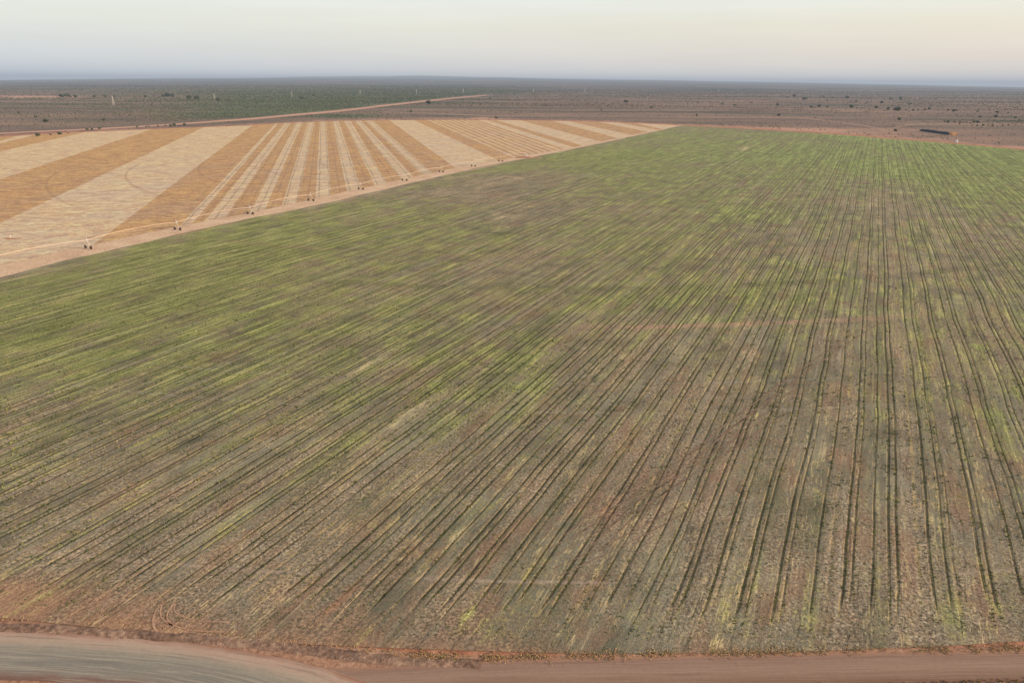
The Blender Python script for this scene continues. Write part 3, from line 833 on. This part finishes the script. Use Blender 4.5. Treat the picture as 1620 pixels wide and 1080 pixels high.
def bush(px_, py_, k, s, label, group=None, name='desert_tree', cat='tree'):
    p = at(px_, py_); e = empty(name, (p[0], p[1], -.12), random.uniform(0, 6.28)); e.scale = (s, s, s*random.uniform(.85, 1.1))
    tag(e, label, cat, group)
    cr_ = bpy.data.objects.new('crown', PROTO[k][0]); link(cr_, e)
    tr_ = bpy.data.objects.new('trunk', PROTO[k][1]); link(tr_, e)
    return e
bush(785, 188.5, 0, 1.1, 'lone dark bush beside the pale bare patch past the far edge of the stripes')
bush(1419, 176.5, 2, 2.2, 'largest dark bushy tree out on the reddish plain to the right')
bush(1416, 208.5, 0, 1.0, 'small dark bush beside the orange track left of the long dark stack', name='desert_bush', cat='bush')
bush(1422, 191, 0, 1.3, 'dark bush at the left start of the short orange track', name='desert_bush', cat='bush')
bush(345, 160.5, 2, 2.2, 'broad dark tree in the scrub just right of the second pylon from the left')
bush(363, 161, 1, 3.0, 'round reddish dark bush standing alone in the scrub on the left', name='desert_bush', cat='bush')
bush(107, 154.5, 2, 2.6, 'dark spreading tree in front of the pale bare strip at far left')
bush(266, 154, 2, 2.9, 'wide dark clump tree in the row behind the left scrub')
GR = [  # groups of look-alike bushes: label, group, list of px
 ('one of the dark bushes dotted in a loose row on the right plain', 'bushes in a loose row on the right plain',
  [(1290, 171), (1283, 171), (1296, 170), (1308, 171), (1328, 170.5), (1346, 171), (1355, 172), (1375, 174), (1386, 172), (1405, 174.5), (1433, 175), (1444, 176), (1452, 175), (1463, 175), (1470, 174), (1500, 176), (1509, 177), (1514, 176), (1546, 178), (1577, 179.5), (1595, 180)]),
 ('one of the small dark bushes scattered beside the far right scrub lines', 'bushes beside the right scrub lines',
  [(1494, 193.5), (1500, 194), (1511, 194), (1518, 194), (1525, 195), (1529, 194), (1541, 194), (1546, 195), (1518, 197), (1538, 199), (1546, 200), (1555, 199.5), (1563, 200), (1570, 200), (1578, 200.5), (1586, 200), (1595, 199), (1550, 187), (1575, 186), (1590, 187), (1606, 188), (1612, 191)]),
 ('one of the tiny dark bushes sprinkled far out on the mauve plain', 'tiny bushes far out on the plain',
  [(1213, 153), (1247, 156), (1256, 154), (1272, 159), (1275, 158), (1297, 155), (1303, 155), (1316, 156), (1340, 156), (1308, 160.5), (1354, 162), (1372, 163), (1395, 164), (1409, 158), (1424, 158), (1440, 166), (1142, 166), (1188, 164), (1162, 168), (1104, 164), (1082, 152), (1230, 168)]),
 ('one of the dark bushes lining the back of the pale strip on the left plain', 'bushes along the pale strip',
  [(98, 155), (112, 155), (120, 155.5), (150, 155), (166, 154.5), (182, 154), (232, 155), (258, 154), (274, 154.5), (300, 157), (312, 158), (478, 158), (498, 153), (435, 150)]),
 ('one of the low bushes standing along the orange dirt road at left', 'bushes along the left dirt road',
  [(60, 216), (80, 214.5), (95, 213.5), (108, 211.5), (138, 206.5), (146, 206), (158, 205), (217, 202), (232, 201.5), (236, 201), (250, 200.5), (262, 200), (270, 200), (276, 200), (292, 199), (73, 194), (121, 189), (57, 187), (31, 180), (165, 191)]),
 ('one of the few small bushes on the brown ground behind the far field edge', 'small bushes behind the far field edge',
  [(870, 190.5), (990, 163), (1030, 172), (815, 179.5), (650, 178.5), (678, 165.5), (775, 157), (951, 175), (1232, 184), (1102, 184), (1330, 196)]),
]
for lab, grp, pts in GR:
    for (x, y) in pts:
        q = at(x, y); d = math.hypot(*q)
        s = max(.45, random.uniform(.9, 1.5)*d/1500)
        if y > 185: s *= .75
        if x > 900: s *= .75
        bush(x, y, random.choice((0, 0, 1, 2, 3)), s, lab, grp, name='desert_bush', cat='bush')

# uncountable scrub, one mesh
def scatter_blobs(name, P, size, cols, label, flat=.7, nb=7):
    """each item: nb tilted triangles round a point"""
    m = len(P)
    c = np.repeat(P, nb, axis=0); s = np.repeat(size, nb)
    d = rng.normal(size=(m*nb, 3)); d /= np.linalg.norm(d, axis=1)[:, None]; d[:, 2] = np.abs(d[:, 2])*flat
    cen = c+d*(s*.55)[:, None]; cen[:, 2] += s*.12
    t1 = np.cross(d, rng.normal(size=d.shape)); t1 /= np.linalg.norm(t1, axis=1)[:, None]
    nn = d/np.linalg.norm(d, axis=1)[:, None]; t2 = np.cross(nn, t1)
    V = np.empty((m*nb, 3, 3))
    for k in range(3):
        a = k*2.094+rng.random(m*nb)*.6
        V[:, k] = cen+(t1*np.cos(a)[:, None]+t2*np.sin(a)[:, None])*(s*.55)[:, None]
    V = V.reshape(-1, 3)
    f = np.arange(len(V)).reshape(-1, 3)
    cc = np.repeat(cols, nb*3, axis=0)*np.repeat(rng.uniform(.7, 1.3, (m*nb, 1)), 3, axis=0)
    cc = np.c_[cc, np.ones(len(cc))]
    o = mesh(name, V, f, M['veg'], attrs=dict(col=cc))
    return tag(o, label, kind='stuff')
def far_scrub():
    N = 260000
    # sample in polar around the camera, density thinning with distance
    az = rng.uniform(R(-42), R(42), N); rr = np.exp(rng.uniform(math.log(900), math.log(9000), N))
    X = rr*np.sin(az); Y = rr*np.cos(az); px, py = pix(X, Y)
    t = np.arctan2(X-PX, Y-PY); dp = np.hypot(X-PX, Y-PY)
    outside = dp > Rout(t)+34
    roady = np.interp(px, [0, 230, 400, 540, 600, 660, 770], [210, 200, 187, 175, 167, 161, 150])
    dens = 1/(1+np.exp(-(px-190-2.2*(200-py))/60))/(1+np.exp((px-800)/50))*(py < roady-1.5)
    dens *= 1/(1+np.exp((py-188+(px-400)*.03)/1.5))
    dens = dens*np.clip(fbm(X/160, Y/70, 4)*2.6-.55, .05, 1)
    dens += np.exp(-(((px-540)/80)**2+((py-183.5)/3)**2))*.9*(py > roady+2)
    dens += np.exp(-(((px-1600)/70)**2+((py-192)/1.6)**2))*.8
    dens += .05+.22*(np.clip(fbm(X/420+31, Y/170+4, 4)*3-1.45, 0, 1))
    dens += np.clip(fbm(X/900+5, Y/260, 4)-.5, 0, 1)*1.6*(rr > 2300)
    onroad = (np.abs(py-roady) < 2.2) & (px < 780)
    ok = outside & (rng.random(N) < dens) & ~onroad
    X, Y, rr, px = X[ok], Y[ok], rr[ok], px[ok]
    sz = rng.uniform(.8, 2.0, len(X))*np.clip(rr/1900, .8, 2.6)
    base = np.array([C(70, 82, 52)[:3], C(88, 94, 62)[:3], C(56, 62, 46)[:3], C(100, 86, 64)[:3]])
    kk = rng.choice(4, len(X), p=[.4, .25, .25, .1]); cols = base[kk]
    right = px > 820; cols[right] = cols[right]*.4+np.array(C(96, 84, 72)[:3])*.6
    Z = np.full(len(X), -.1)
    D = 27000
    xs = 810+F*np.tan(np.arctan2(X, Y))/cp
    lift = np.interp(xs, [-600, 0, 270, 540, 810, 1080, 1350, 1620, 2200], [1, 0.4, 3.6, 6.2, 7.0, 5.4, 2.6, 0.0, 0])
    Z = Z+lift/1080*D*np.clip((rr-4500)/(D-4500), 0, 1)**1.3
    scatter_blobs('scrub', np.stack([X, Y, Z], 1), sz, cols, 'grey green saltbush scrub spread over the plain')
far_scrub()

# crop weeds and dry tufts in the nearer half of the green field
def tufts():
    N = 700000
    # distance law 1/r so the density per pixel stays even
    az = rng.uniform(R(-44), R(44), N); rr = np.exp(rng.uniform(math.log(58), math.log(430), N))
    X = rr*np.sin(az); Y = rr*np.cos(az)
    a = X*AV[0]+Y*AV[1]; b = X*BV[0]+Y*BV[1]
    fb = np.array([q[0] for q in furrows])
    snap = rng.random(N) < .42
    idx = np.clip(np.searchsorted(fb, b), 1, len(fb)-1)
    nb_ = np.where(np.abs(fb[idx]-b) < np.abs(fb[idx-1]-b), fb[idx], fb[idx-1])
    b = np.where(snap & (np.abs(nb_-b) < 2.5), nb_+rng.normal(0, .17, N), b)
    X = a*AV[0]+b*BV[0]; Y = a*AV[1]+b*BV[1]
    px, py = pix(X, Y)
    dp = np.hypot(X-PX, Y-PY)
    E = b_of(G_edge, a)
    gr = table(TG, px, py)
    clump = fbm(X/3.5, Y/3.5, 3); clump2 = fbm(X/18+50, Y/18, 3)
    p = np.where(snap, .15+.9*gr, .12+.45*gr)*np.clip(clump*3-.8, .05, 1)*1.3*np.clip(1.25-rr/330, .12, 1)
    typ = rng.random(N)
    strawy = (typ > .62-(.25*(1-gr))*(clump2 > .5))
    p = np.where(strawy, np.where(clump2 > .56, .22, .03), p)
    ok = (dp < 672) & (b > E+2) & (rng.random(N) < p) & (px > -60) & (px < 1700) & (py < 1085)
    X, Y, strawy, rr_, gr, snap = X[ok], Y[ok], strawy[ok], np.hypot(X, Y)[ok], gr[ok], snap[ok]
    m = len(X)
    base = np.array([C(66, 78, 40)[:3], C(92, 98, 48)[:3], C(122, 118, 54)[:3], C(176, 144, 94)[:3], C(176, 156, 120)[:3]])
    kk = np.where(strawy, rng.choice([3, 4, 2], m, p=[.5, .25, .25]), rng.choice([0, 1, 2], m, p=[.40, .42, .18]))
    sz = (.07+.22*rng.random(m)**2.2)*np.where(strawy, .7, 1.1)*np.clip(rr_/130, .8, 1.25)
    scatter_blobs('crop_weeds', np.stack([X, Y, np.full(m, .0)], 1), sz, base[kk], 'sparse green weeds and dry straw tufts between the crop rows', .8, 4)
    return m
tufts()
# grass fringe along the field edge, above the tracks
def fringe():
    P = []; Cs = []; S = []
    edge, _ = resample(pxl([(-20, 978), (120, 983), (260, 993), (400, 1006), (560, 1024), (660, 1036), (760, 1040), (900, 1037), (1080, 1033), (1350, 1027), (1640, 1024)]), 3000)
    for p in edge:
        q = pix(p[0], p[1])
        k = float(fbm(np.array([p[0]/2.2]), np.array([p[1]/2.2+7]), 3)[0])
        n = 4 if q[0] > 650 else 1
        for _ in range(n):
            if random.random() < np.clip(k*3-1.15, .03, .6):
                P.append((p[0]+random.gauss(0, .1), p[1]+random.gauss(0, .45), 0.02)); S.append(random.uniform(.05, .17))
                Cs.append(random.choice([C(176, 134, 88), C(160, 116, 78), C(156, 134, 92), C(124, 116, 66), C(180, 150, 108)])[:3])
    lo, _ = resample(pxl([(1180, 1089), (1400, 1086), (1500, 1080), (1640, 1076)]), 700)
    for p in lo:
        if random.random() < .6:
            P.append((p[0]+random.gauss(0, .1), p[1]+random.gauss(0, .25), -.03)); S.append(random.uniform(.06, .2)); Cs.append(random.choice([C(150, 112, 60), C(110, 84, 56), C(120, 100, 50)])[:3])
    scatter_blobs('grass', np.array(P), np.array(S), np.array(Cs), 'dry orange grass fringe along the edge of the dirt track', .9, 6)
fringe()

# ------------------------------------------------------------ the irrigation pivot
def xyz(p, z=0): return Vector((float(p[0]), float(p[1]), z))
tw_px = [(140, 393.5), (281, 364), (396, 339), (492, 318), (571, 300), (640, 286), (698, 272.5), (749, 263.5), (792, 255.5)]
tw = [xyz(at(*p)) for p in tw_px]
dirn = (tw[0]-tw[1]).normalized()
outer = [tw[0]+dirn*(51*k) for k in (3, 2, 1)]
pv = xyz((PX, PY))
towers = outer+tw
root = empty('irrigation_pivot', (PX, PY, 0)); rootinv = Matrix.Translation((-PX, -PY, 0))
tag(root, 'long centre pivot irrigator with cream pipe spans on wheeled towers crossing the bare strip', 'irrigation machine')
PH = 4.1
def loc(v): return v-pv
def wheel_mesh():
    mb = MB(); n = 20; Rw, w = .78, .42
    prof = [(.42, -w*.45), (.62, -w/2), (.74, -w*.42), (Rw, -w*.2), (Rw, w*.2), (.74, w*.42), (.62, w/2), (.42, w*.45)]
    v = []; f = []
    for i in range(n):
        t = 2*math.pi*i/n; lug = 1.0+(.035 if i % 2 else 0)
        for (r_, y_) in prof:
            rr = r_*(lug if r_ > .7 else 1)
            v.append((math.cos(t)*rr, y_, math.sin(t)*rr+Rw))
    m = len(prof)
    for i in range(n):
        for j in range(m):
            a = i*m+j; b = i*m+(j+1) % m; c = ((i+1) % n)*m+(j+1) % m; d = ((i+1) % n)*m+j
            f.append((a, b, c, d))
    me = mesh('wheel', v, f, M['tyre']); d1 = me.data; bpy.data.objects.remove(me)
    mb = MB(); ns = 14
    v = []; 
    for y_ in (-.1, .1): v += [(math.cos(2*math.pi*i/ns)*.43, y_, math.sin(2*math.pi*i/ns)*.43+Rw) for i in range(ns)]
    mb.add(v, [tuple(range(ns))[::-1], tuple(range(ns, 2*ns))]+[(i, (i+1) % ns, ns+(i+1) % ns, ns+i) for i in range(ns)])
    mb.tube([(0, -.22, Rw), (0, .22, Rw)], .1, 8)
    o2 = mb.build('rim', M['rim']); d2 = o2.data; bpy.data.objects.remove(o2)
    return d1, d2
WH, RIM = wheel_mesh()
for i, p in enumerate(towers):
    nxt = towers[i+1] if i+1 < len(towers) else pv
    ax = (nxt-p).normalized(); tr = Vector((-ax.y, ax.x, 0))       # travel direction is across the pipe
    c = loc(p)
    mb = MB()
    half = 2.0
    top = c+Vector((0, 0, PH+.1))
    for sgn in (-1, 1):
        foot = c+tr*half*sgn+Vector((0, 0, .95))
        mb.tube([foot+ax*.25*0, top+ax*.35], .075, 6); mb.tube([foot, top-ax*.35], .075, 6)
    mb.tube([c+tr*half*.5+Vector((0, 0, 2.5)), c-tr*half*.5+Vector((0, 0, 2.5))], .05, 6)
    mast = mb.build('tower', M['steel'], root)
    mb = MB(); mb.tube([c-tr*(half+.15)+Vector((0, 0, .85)), c+tr*(half+.15)+Vector((0, 0, .85))], .12, 6)
    mb.box(c+Vector((0, 0, .9)), (.5, .35, .4), math.atan2(tr.y, tr.x))
    mb.build('base_beam', M['steel'], mast)
    mb = MB(); mb.tube([top, top+Vector((0, 0, 1.7))], .07, 6); mb.box(top+ax*.4+Vector((0, 0, -.1)), (.4, .3, .5))
    mb.build('control_box', M['panel'], mast)
    for sgn in (-1, 1):
        w = bpy.data.objects.new('wheel', WH); link(w, mast); w.location = c+tr*half*sgn
        w.rotation_euler = (0, 0, math.atan2(tr.y, tr.x))
        r_ = bpy.data.objects.new('rim', RIM); link(r_, mast); r_.location = w.location; r_.rotation_euler = w.rotation_euler
def span(p, q):
    a = loc(p); b = loc(q); n = 16; pts = []
    for k in range(n+1):
        t = k/n; pts.append(a.lerp(b, t)+Vector((0, 0, PH+1.25*4*t*(1-t)*.95)))
    mb = MB(); mb.tube(pts, .095, 8)
    pipe = mb.build('span_pipe', M['galv'], root, smooth=True)
    ax = (b-a).normalized(); tr = Vector((-ax.y, ax.x, 0)); mb = MB()
    low = []
    for k in range(1, 8):
        t = k/8; c = a.lerp(b, t); z = PH+1.25*4*t*(1-t)*.95
        for s in (-1, 1):
            L_ = c+tr*.85*s+Vector((0, 0, z-1.25*(1 if 1 < k < 7 else .8)))
            mb.tube([c+Vector((0, 0, z-.1)), L_], .022, 4)
            if len(low) >= 2: mb.tube([low[-2], L_], .014, 4)
            low.append(L_)
        mb.tube([low[-1], low[-2]], .02, 4)
    mb.tube([a+Vector((0, 0, PH)), low[0]], .014, 4); mb.tube([a+Vector((0, 0, PH)), low[1]], .014, 4)
    mb.tube([b+Vector((0, 0, PH)), low[-1]], .014, 4); mb.tube([b+Vector((0, 0, PH)), low[-2]], .014, 4)
    mb.build('truss', M['steel'], pipe)
    mb = MB()
    for k in range(1, 18):
        t = k/18; c = a.lerp(b, t); z = PH+1.25*4*t*(1-t)*.95
        mb.tube([c+Vector((0, 0, z)), c+Vector((0, 0, 1.8))], .012, 4)
    mb.build('drop_hoses', M['wire'], pipe)
for p, q in zip(towers, towers[1:]+[pv]): span(p, q)
mb = MB()
for sx, sy in ((1, 1), (1, -1), (-1, 1), (-1, -1)): mb.tube([(sx*1.9, sy*1.9, 0), (sx*.3, sy*.3, PH-.2)], .09, 6)
for z in (1.2, 2.6):
    k = 1.9-(1.6*z/3.9)
    for (a, b) in (((1, 1), (1, -1)), ((1, -1), (-1, -1)), ((-1, -1), (-1, 1)), ((-1, 1), (1, 1))): mb.tube([(a[0]*k, a[1]*k, z), (b[0]*k, b[1]*k, z)], .05, 5)
frame = mb.build('pivot_frame', M['steel'], root)
mb = MB(); mb.tube([(0, 0, 0), (0, 0, PH+.4)], .14, 8); mb.tube([(0, 0, PH+.4), (-.5, -.4, PH+.5)], .16, 8); mb.build('riser_pipe', M['galv'], frame)
mb = MB(); mb.box((1.5, -1.6, 1.9), (1.3, .6, 1.8)); mb.box((1.5, -1.6, .5), (.2, .2, 1)); mb.build('control_panel', M['panel'], frame)
# wet red ground at the pivot point
def patch(px_, py_, rx, ry, mat, label, z=.07, rot=0):
    c = at(px_, py_); V = [(c[0], c[1], z+.10)]; n = 30
    for rr, zz in ((.6, .07), (1, -.06)):
        for k in range(n):
            t = 2*math.pi*k/n; q = rr*(1+.28*math.sin(3*t+px_)+.14*math.sin(7*t+py_))
            x, y = math.cos(t)*rx*q, math.sin(t)*ry*q
            V.append((c[0]+x*math.cos(rot)-y*math.sin(rot), c[1]+x*math.sin(rot)+y*math.cos(rot), z+zz))
    f = [(0, 1+k, 1+(k+1) % n) for k in range(n)]+[(1+k, 1+n+k, 1+n+(k+1) % n, 1+(k+1) % n) for k in range(n)]
    return tag(mesh('soil_patch', V, f, mat, smooth=True), label, kind='structure')
patch(832, 249.2, 12, 9, M['redsoil'], 'scraped red soil at the pivot point')
patch(848, 249.4, 9, 6, M['redsoil'], 'red soil spreading right of the pivot point', .06)

# a hydrant in the stubble at far left
h = at(17, 377); e = empty('valve_hydrant', (h[0], h[1], .05))
tag(e, 'small pale riser valve standing in a scraped orange patch of the stripes at far left', 'valve')
mb = MB(); mb.tube([(0, 0, 0), (0, 0, 1.2)], .16, 8); mb.tube([(0, 0, 1.0), (.6, 0, 1.0)], .12, 8); mb.build('riser_pipe', M['galv'], e)
mb = MB(); mb.tube([(0, 0, 1.2), (0, 0, 1.45)], .26, 10); mb.build('valve_cap', M['panel'], e)
patch(19, 377.6, 5, 2.2, M['redsoil'], 'scraped orange soil round the valve', .06)

# ------------------------------------------------------------ small things past the field
def seg_len(x0, y0, x1, y1): return at(x0, y0), at(x1, y1)
p0, p1 = seg_len(1459, 207.2, 1504, 213.2); d = p1-p0; Ls = float(np.linalg.norm(d)); ang = math.atan2(d[1], d[0])
e = empty('hay_stack', (p0[0], p0[1], -.1), ang)
tag(e, 'long low stack under a black cover with bare orange bales at its right end', 'hay stack')
def stack(mb, x0, x1, w, h, seg, seed):
    r = random.Random(seed); prof = [(-.5, 0), (-.5, .72), (-.3, .98), (0, 1.05), (.3, .98), (.5, .72), (.5, 0)]
    v = []; n = seg+1
    for i in range(n):
        x = x0+(x1-x0)*i/seg; k = 1+r.uniform(-.10, .10)
        for (y, z) in prof: v.append((x, y*w*(1+r.uniform(-.05, .05)), z*h*k))
    m = len(prof); f = []
    for i in range(seg):
        for j in range(m-1): f.append((i*m+j, (i+1)*m+j, (i+1)*m+j+1, i*m+j+1))
    f.append(tuple(range(m))); f.append(tuple((n-1)*m+j for j in range(m))[::-1])
    mb.add(v, f)
mb = MB(); stack(mb, 0, Ls, 7, 3.6, 26, 1); mb.build('black_cover', M['tarp'], e)
q1 = at(1516, 213.8); Lb = float(np.linalg.norm(q1-p1))
mb = MB()
for k in range(int(Lb/2.6)):
    for lay in range(3):
        for s in (-1, 1):
            mb.box((Ls+1.6+k*2.6, s*1.5, .55+lay*1.12), (2.45, 2.8, 1.05))
mb.build('orange_bales', M['hay'], e)
t0 = at(1513, 225.5); e = empty('water_tank', (t0[0], t0[1], -.1))
tag(e, 'small white tank standing by the field edge below the orange bales', 'tank')
def lathe(mb, prof, n=20):
    v = []; m = len(prof)
    for i in range(n):
        t = 2*math.pi*i/n
        for r_, z in prof: v.append((math.cos(t)*r_, math.sin(t)*r_, z))
    f = []
    for i in range(n):
        for j in range(m-1): f.append((i*m+j, ((i+1) % n)*m+j, ((i+1) % n)*m+j+1, i*m+j+1))
    mb.add(v, f)
mb = MB(); lathe(mb, [(0, .3), (1.5, .3), (1.52, .6), (1.48, 1.2), (1.52, 1.8), (1.5, 3.1)]); mb.build('tank_wall', M['white'], e)
mb = MB(); lathe(mb, [(1.58, 3.1), (1.55, 3.2), (.4, 3.75), (.35, 3.9), (0, 3.92)]); mb.build('tank_roof', M['white'], e)
mb = MB(); lathe(mb, [(0, 0), (1.9, 0), (1.9, .3), (0, .3)]); mb.build('tank_base', M['steel'], e)

# power line across the scrub
pyl = [(180, 166, 14), (340, 160, 13), (462, 154, 10), (570, 150, 9), (659, 149, 8.5), (733, 147.5, 8), (844, 146.5, 7), (925, 146, 7), (1137, 147, 5.5), (1167, 147.5, 5.5)]
names = ['first and tallest looking pale pylon from the left, standing in the scrub', 'second pale pylon from the left, beside a broad dark tree', 'third pale pylon from the left, above the dark shrubs', 'fourth pylon from the left, left of the end of the orange road', 'fifth pylon from the left, straight behind the orange road',
         'sixth pylon from the left, above the far end of the orange road', 'seventh pylon from the left, faint on the middle plain', 'eighth pylon from the left, alone before a wide gap', 'ninth pylon from the left, faint on the right plain', 'last and rightmost of the faint pylons']
tops = []
for i, ((x, y, hp), lab) in enumerate(zip(pyl, names)):
    p = at(x, y); dist = math.hypot(*p); hgt = hp*dist/F*.8
    e = empty('power_pylon', (p[0], p[1], -.12), R(20)); tag(e, 'pale '+lab if not ('pale' in lab) else lab, 'pylon', 'pylons of the power line crossing the scrub')
    w = hgt*.085; th = hgt*.0085
    mb = MB()
    for sx, sy in ((1, 1), (1, -1), (-1, 1), (-1, -1)): mb.tube([(sx*w, sy*w, 0), (sx*w*.45, sy*w*.45, hgt*.6), (0, 0, hgt)], th, 5)
    for k in range(6):
        z0, z1 = hgt*k*.15, hgt*(k+1)*.15; a0 = w*(1-.55*min(1, z0/hgt/.6)) if z0 < hgt*.6 else w*.45*(1-(z0/hgt-.6)/.4); a1 = w*(1-.55*min(1, z1/hgt/.6)) if z1 < hgt*.6 else w*.45*(1-(z1/hgt-.6)/.4)
        for s in (-1, 1):
            mb.tube([(-a0, s*a0, z0), (a1, s*a1, z1)], th*.5, 4); mb.tube([(s*a0, a0, z0), (s*a1, -a1, z1)], th*.5, 4)
    mb.build('lattice_mast', M['pylon'], e)
    for zf, L_ in ((.72, .16), (.86, .13)):
        mb = MB(); mb.tube([(-hgt*L_, 0, hgt*zf), (0, 0, hgt*(zf+.03)), (hgt*L_, 0, hgt*zf)], th*.8, 5); mb.build('cross_arm', M['pylon'], e)

# ------------------------------------------------------------ haze, sky, sun, camera
def haze():
    S = 60000; zt = 250
    v = [(x, y, z) for z in (-300, zt) for x, y in ((-S, -S), (S, -S), (S, S), (-S, S))]
    f = [(0, 3, 2, 1), (4, 5, 6, 7), (0, 1, 5, 4), (1, 2, 6, 5), (2, 3, 7, 6), (3, 0, 4, 7)]
    m = bpy.data.materials.new('dust_haze'); m.use_nodes = True; t = m.node_tree; t.nodes.clear()
    out = t.nodes.new('ShaderNodeOutputMaterial'); ab_ = t.nodes.new('ShaderNodeVolumeAbsorption'); em = t.nodes.new('ShaderNodeEmission'); ad = t.nodes.new('ShaderNodeAddShader')
    sg = 4.6e-5
    ab_.inputs['Color'].default_value = (0, 0, 0, 1); ab_.inputs['Density'].default_value = sg
    em.inputs['Color'].default_value = (.38, .43, .50, 1); em.inputs['Strength'].default_value = sg  # self-glow put in for the light that haze would scatter
    t.links.new(ab_.outputs[0], ad.inputs[0]); t.links.new(em.outputs[0], ad.inputs[1]); t.links.new(ad.outputs[0], out.inputs['Volume'])
    o = mesh('haze', v, f, m); tag(o, 'thin evening dust haze over the plain', kind='structure')
haze()

SUN_AZ, SUN_EL = R(103), R(17)
w = bpy.data.worlds.new('World'); scene.world = w; w.use_nodes = True; t = w.node_tree; t.nodes.clear()
out = t.nodes.new('ShaderNodeOutputWorld'); bg = t.nodes.new('ShaderNodeBackground'); sky = t.nodes.new('ShaderNodeTexSky')
sky.sky_type = 'NISHITA'; sky.sun_disc = False; sky.sun_elevation = SUN_EL; sky.sun_rotation = SUN_AZ
sky.air_density = 1.0; sky.dust_density = 2.0; sky.ozone_density = 1.0; sky.altitude = 100
tc = t.nodes.new('ShaderNodeTexCoord'); sx = t.nodes.new('ShaderNodeSeparateXYZ'); t.links.new(tc.outputs['Generated'], sx.inputs[0])
def wramp(stops):
    n = t.nodes.new('ShaderNodeValToRGB'); t.links.new(sx.outputs[2], n.inputs[0]); e = n.color_ramp.elements
    while len(e) < len(stops): e.new(.5)
    for i, (p, c) in enumerate(stops):
        e[i].position = p; e[i].color = (s2l(c[0]), s2l(c[1]), s2l(c[2]), 1)
    return n.outputs[0]
wl = wramp([(0, (216, 222, 228)), (.014, (219, 224, 228)), (.035, (225, 228, 227)), (.068, (234, 236, 226)), (.105, (242, 244, 240)), (.20, (226, 234, 244)), (1, (92, 114, 152))])
wr = wramp([(0, (232, 226, 222)), (.014, (236, 227, 218)), (.035, (240, 228, 214)), (.068, (242, 234, 214)), (.105, (240, 243, 236)), (.20, (232, 236, 246)), (1, (92, 114, 152))])
mx = t.nodes.new('ShaderNodeMapRange'); t.links.new(sx.outputs[0], mx.inputs[0]); mx.inputs[1].default_value = -.55; mx.inputs[2].default_value = .6
mg = t.nodes.new('ShaderNodeMix'); mg.data_type = 'RGBA'; t.links.new(mx.outputs[0], mg.inputs[0]); t.links.new(wl, mg.inputs[6]); t.links.new(wr, mg.inputs[7])
wn = t.nodes.new('ShaderNodeTexNoise'); wm = t.nodes.new('ShaderNodeVectorMath'); wm.operation = 'MULTIPLY'; wm.inputs[1].default_value = (3, 3, 38)
t.links.new(tc.outputs['Generated'], wm.inputs[0]); t.links.new(wm.outputs[0], wn.inputs['Vector']); wn.inputs['Scale'].default_value = 1; wn.inputs['Detail'].default_value = 5; wn.inputs['Roughness'].default_value = .6
wr2 = t.nodes.new('ShaderNodeMapRange'); t.links.new(wn.outputs['Fac'], wr2.inputs[0]); wr2.inputs[1].default_value = .35; wr2.inputs[2].default_value = .65; wr2.inputs[3].default_value = 10.5; wr2.inputs[4].default_value = 10.95
sc10 = t.nodes.new('ShaderNodeVectorMath'); sc10.operation = 'SCALE'; t.links.new(mg.outputs[2], sc10.inputs[0]); t.links.new(wr2.outputs[0], sc10.inputs['Scale'])
mn = t.nodes.new('ShaderNodeMix'); mn.data_type = 'RGBA'; mn.inputs[0].default_value = .88; t.links.new(sky.outputs[0], mn.inputs[6]); t.links.new(sc10.outputs[0], mn.inputs[7])
t.links.new(mn.outputs[2], bg.inputs[0]); bg.inputs[1].default_value = .10
t.links.new(bg.outputs[0], out.inputs[0])

sl = bpy.data.lights.new('sun', 'SUN'); sl.energy = 5.0; sl.angle = R(1.0); sl.color = (1, .81, .62)
so = bpy.data.objects.new('sun', sl); link(so)
d = Vector((math.sin(SUN_AZ)*math.cos(SUN_EL), math.cos(SUN_AZ)*math.cos(SUN_EL), math.sin(SUN_EL)))
so.rotation_euler = d.to_track_quat('Z', 'Y').to_euler()

cam = bpy.data.cameras.new('camera'); co = bpy.data.objects.new('camera', cam); link(co)
cam.sensor_width = 36; cam.sensor_fit = 'HORIZONTAL'; cam.lens = 36*F/1620; cam.clip_start = .5; cam.clip_end = 120000
rx = Vector((cr, sr*sp, sr*cp)); upv = Vector((-sr, cr*sp, cr*cp)); fw = Vector((0, cp, -sp))
co.matrix_world = Matrix(((rx.x, upv.x, -fw.x, 0), (rx.y, upv.y, -fw.y, 0), (rx.z, upv.z, -fw.z, H), (0, 0, 0, 1)))
scene.camera = co
scene.view_settings.view_transform = 'Standard'; scene.view_settings.look = 'None'; scene.view_settings.exposure = 0
scene.render.engine = 'CYCLES'
scene.cycles.max_bounces = 4; scene.cycles.diffuse_bounces = 1; scene.cycles.glossy_bounces = 1; scene.cycles.transparent_max_bounces = 8
scene.cycles.volume_bounces = 0
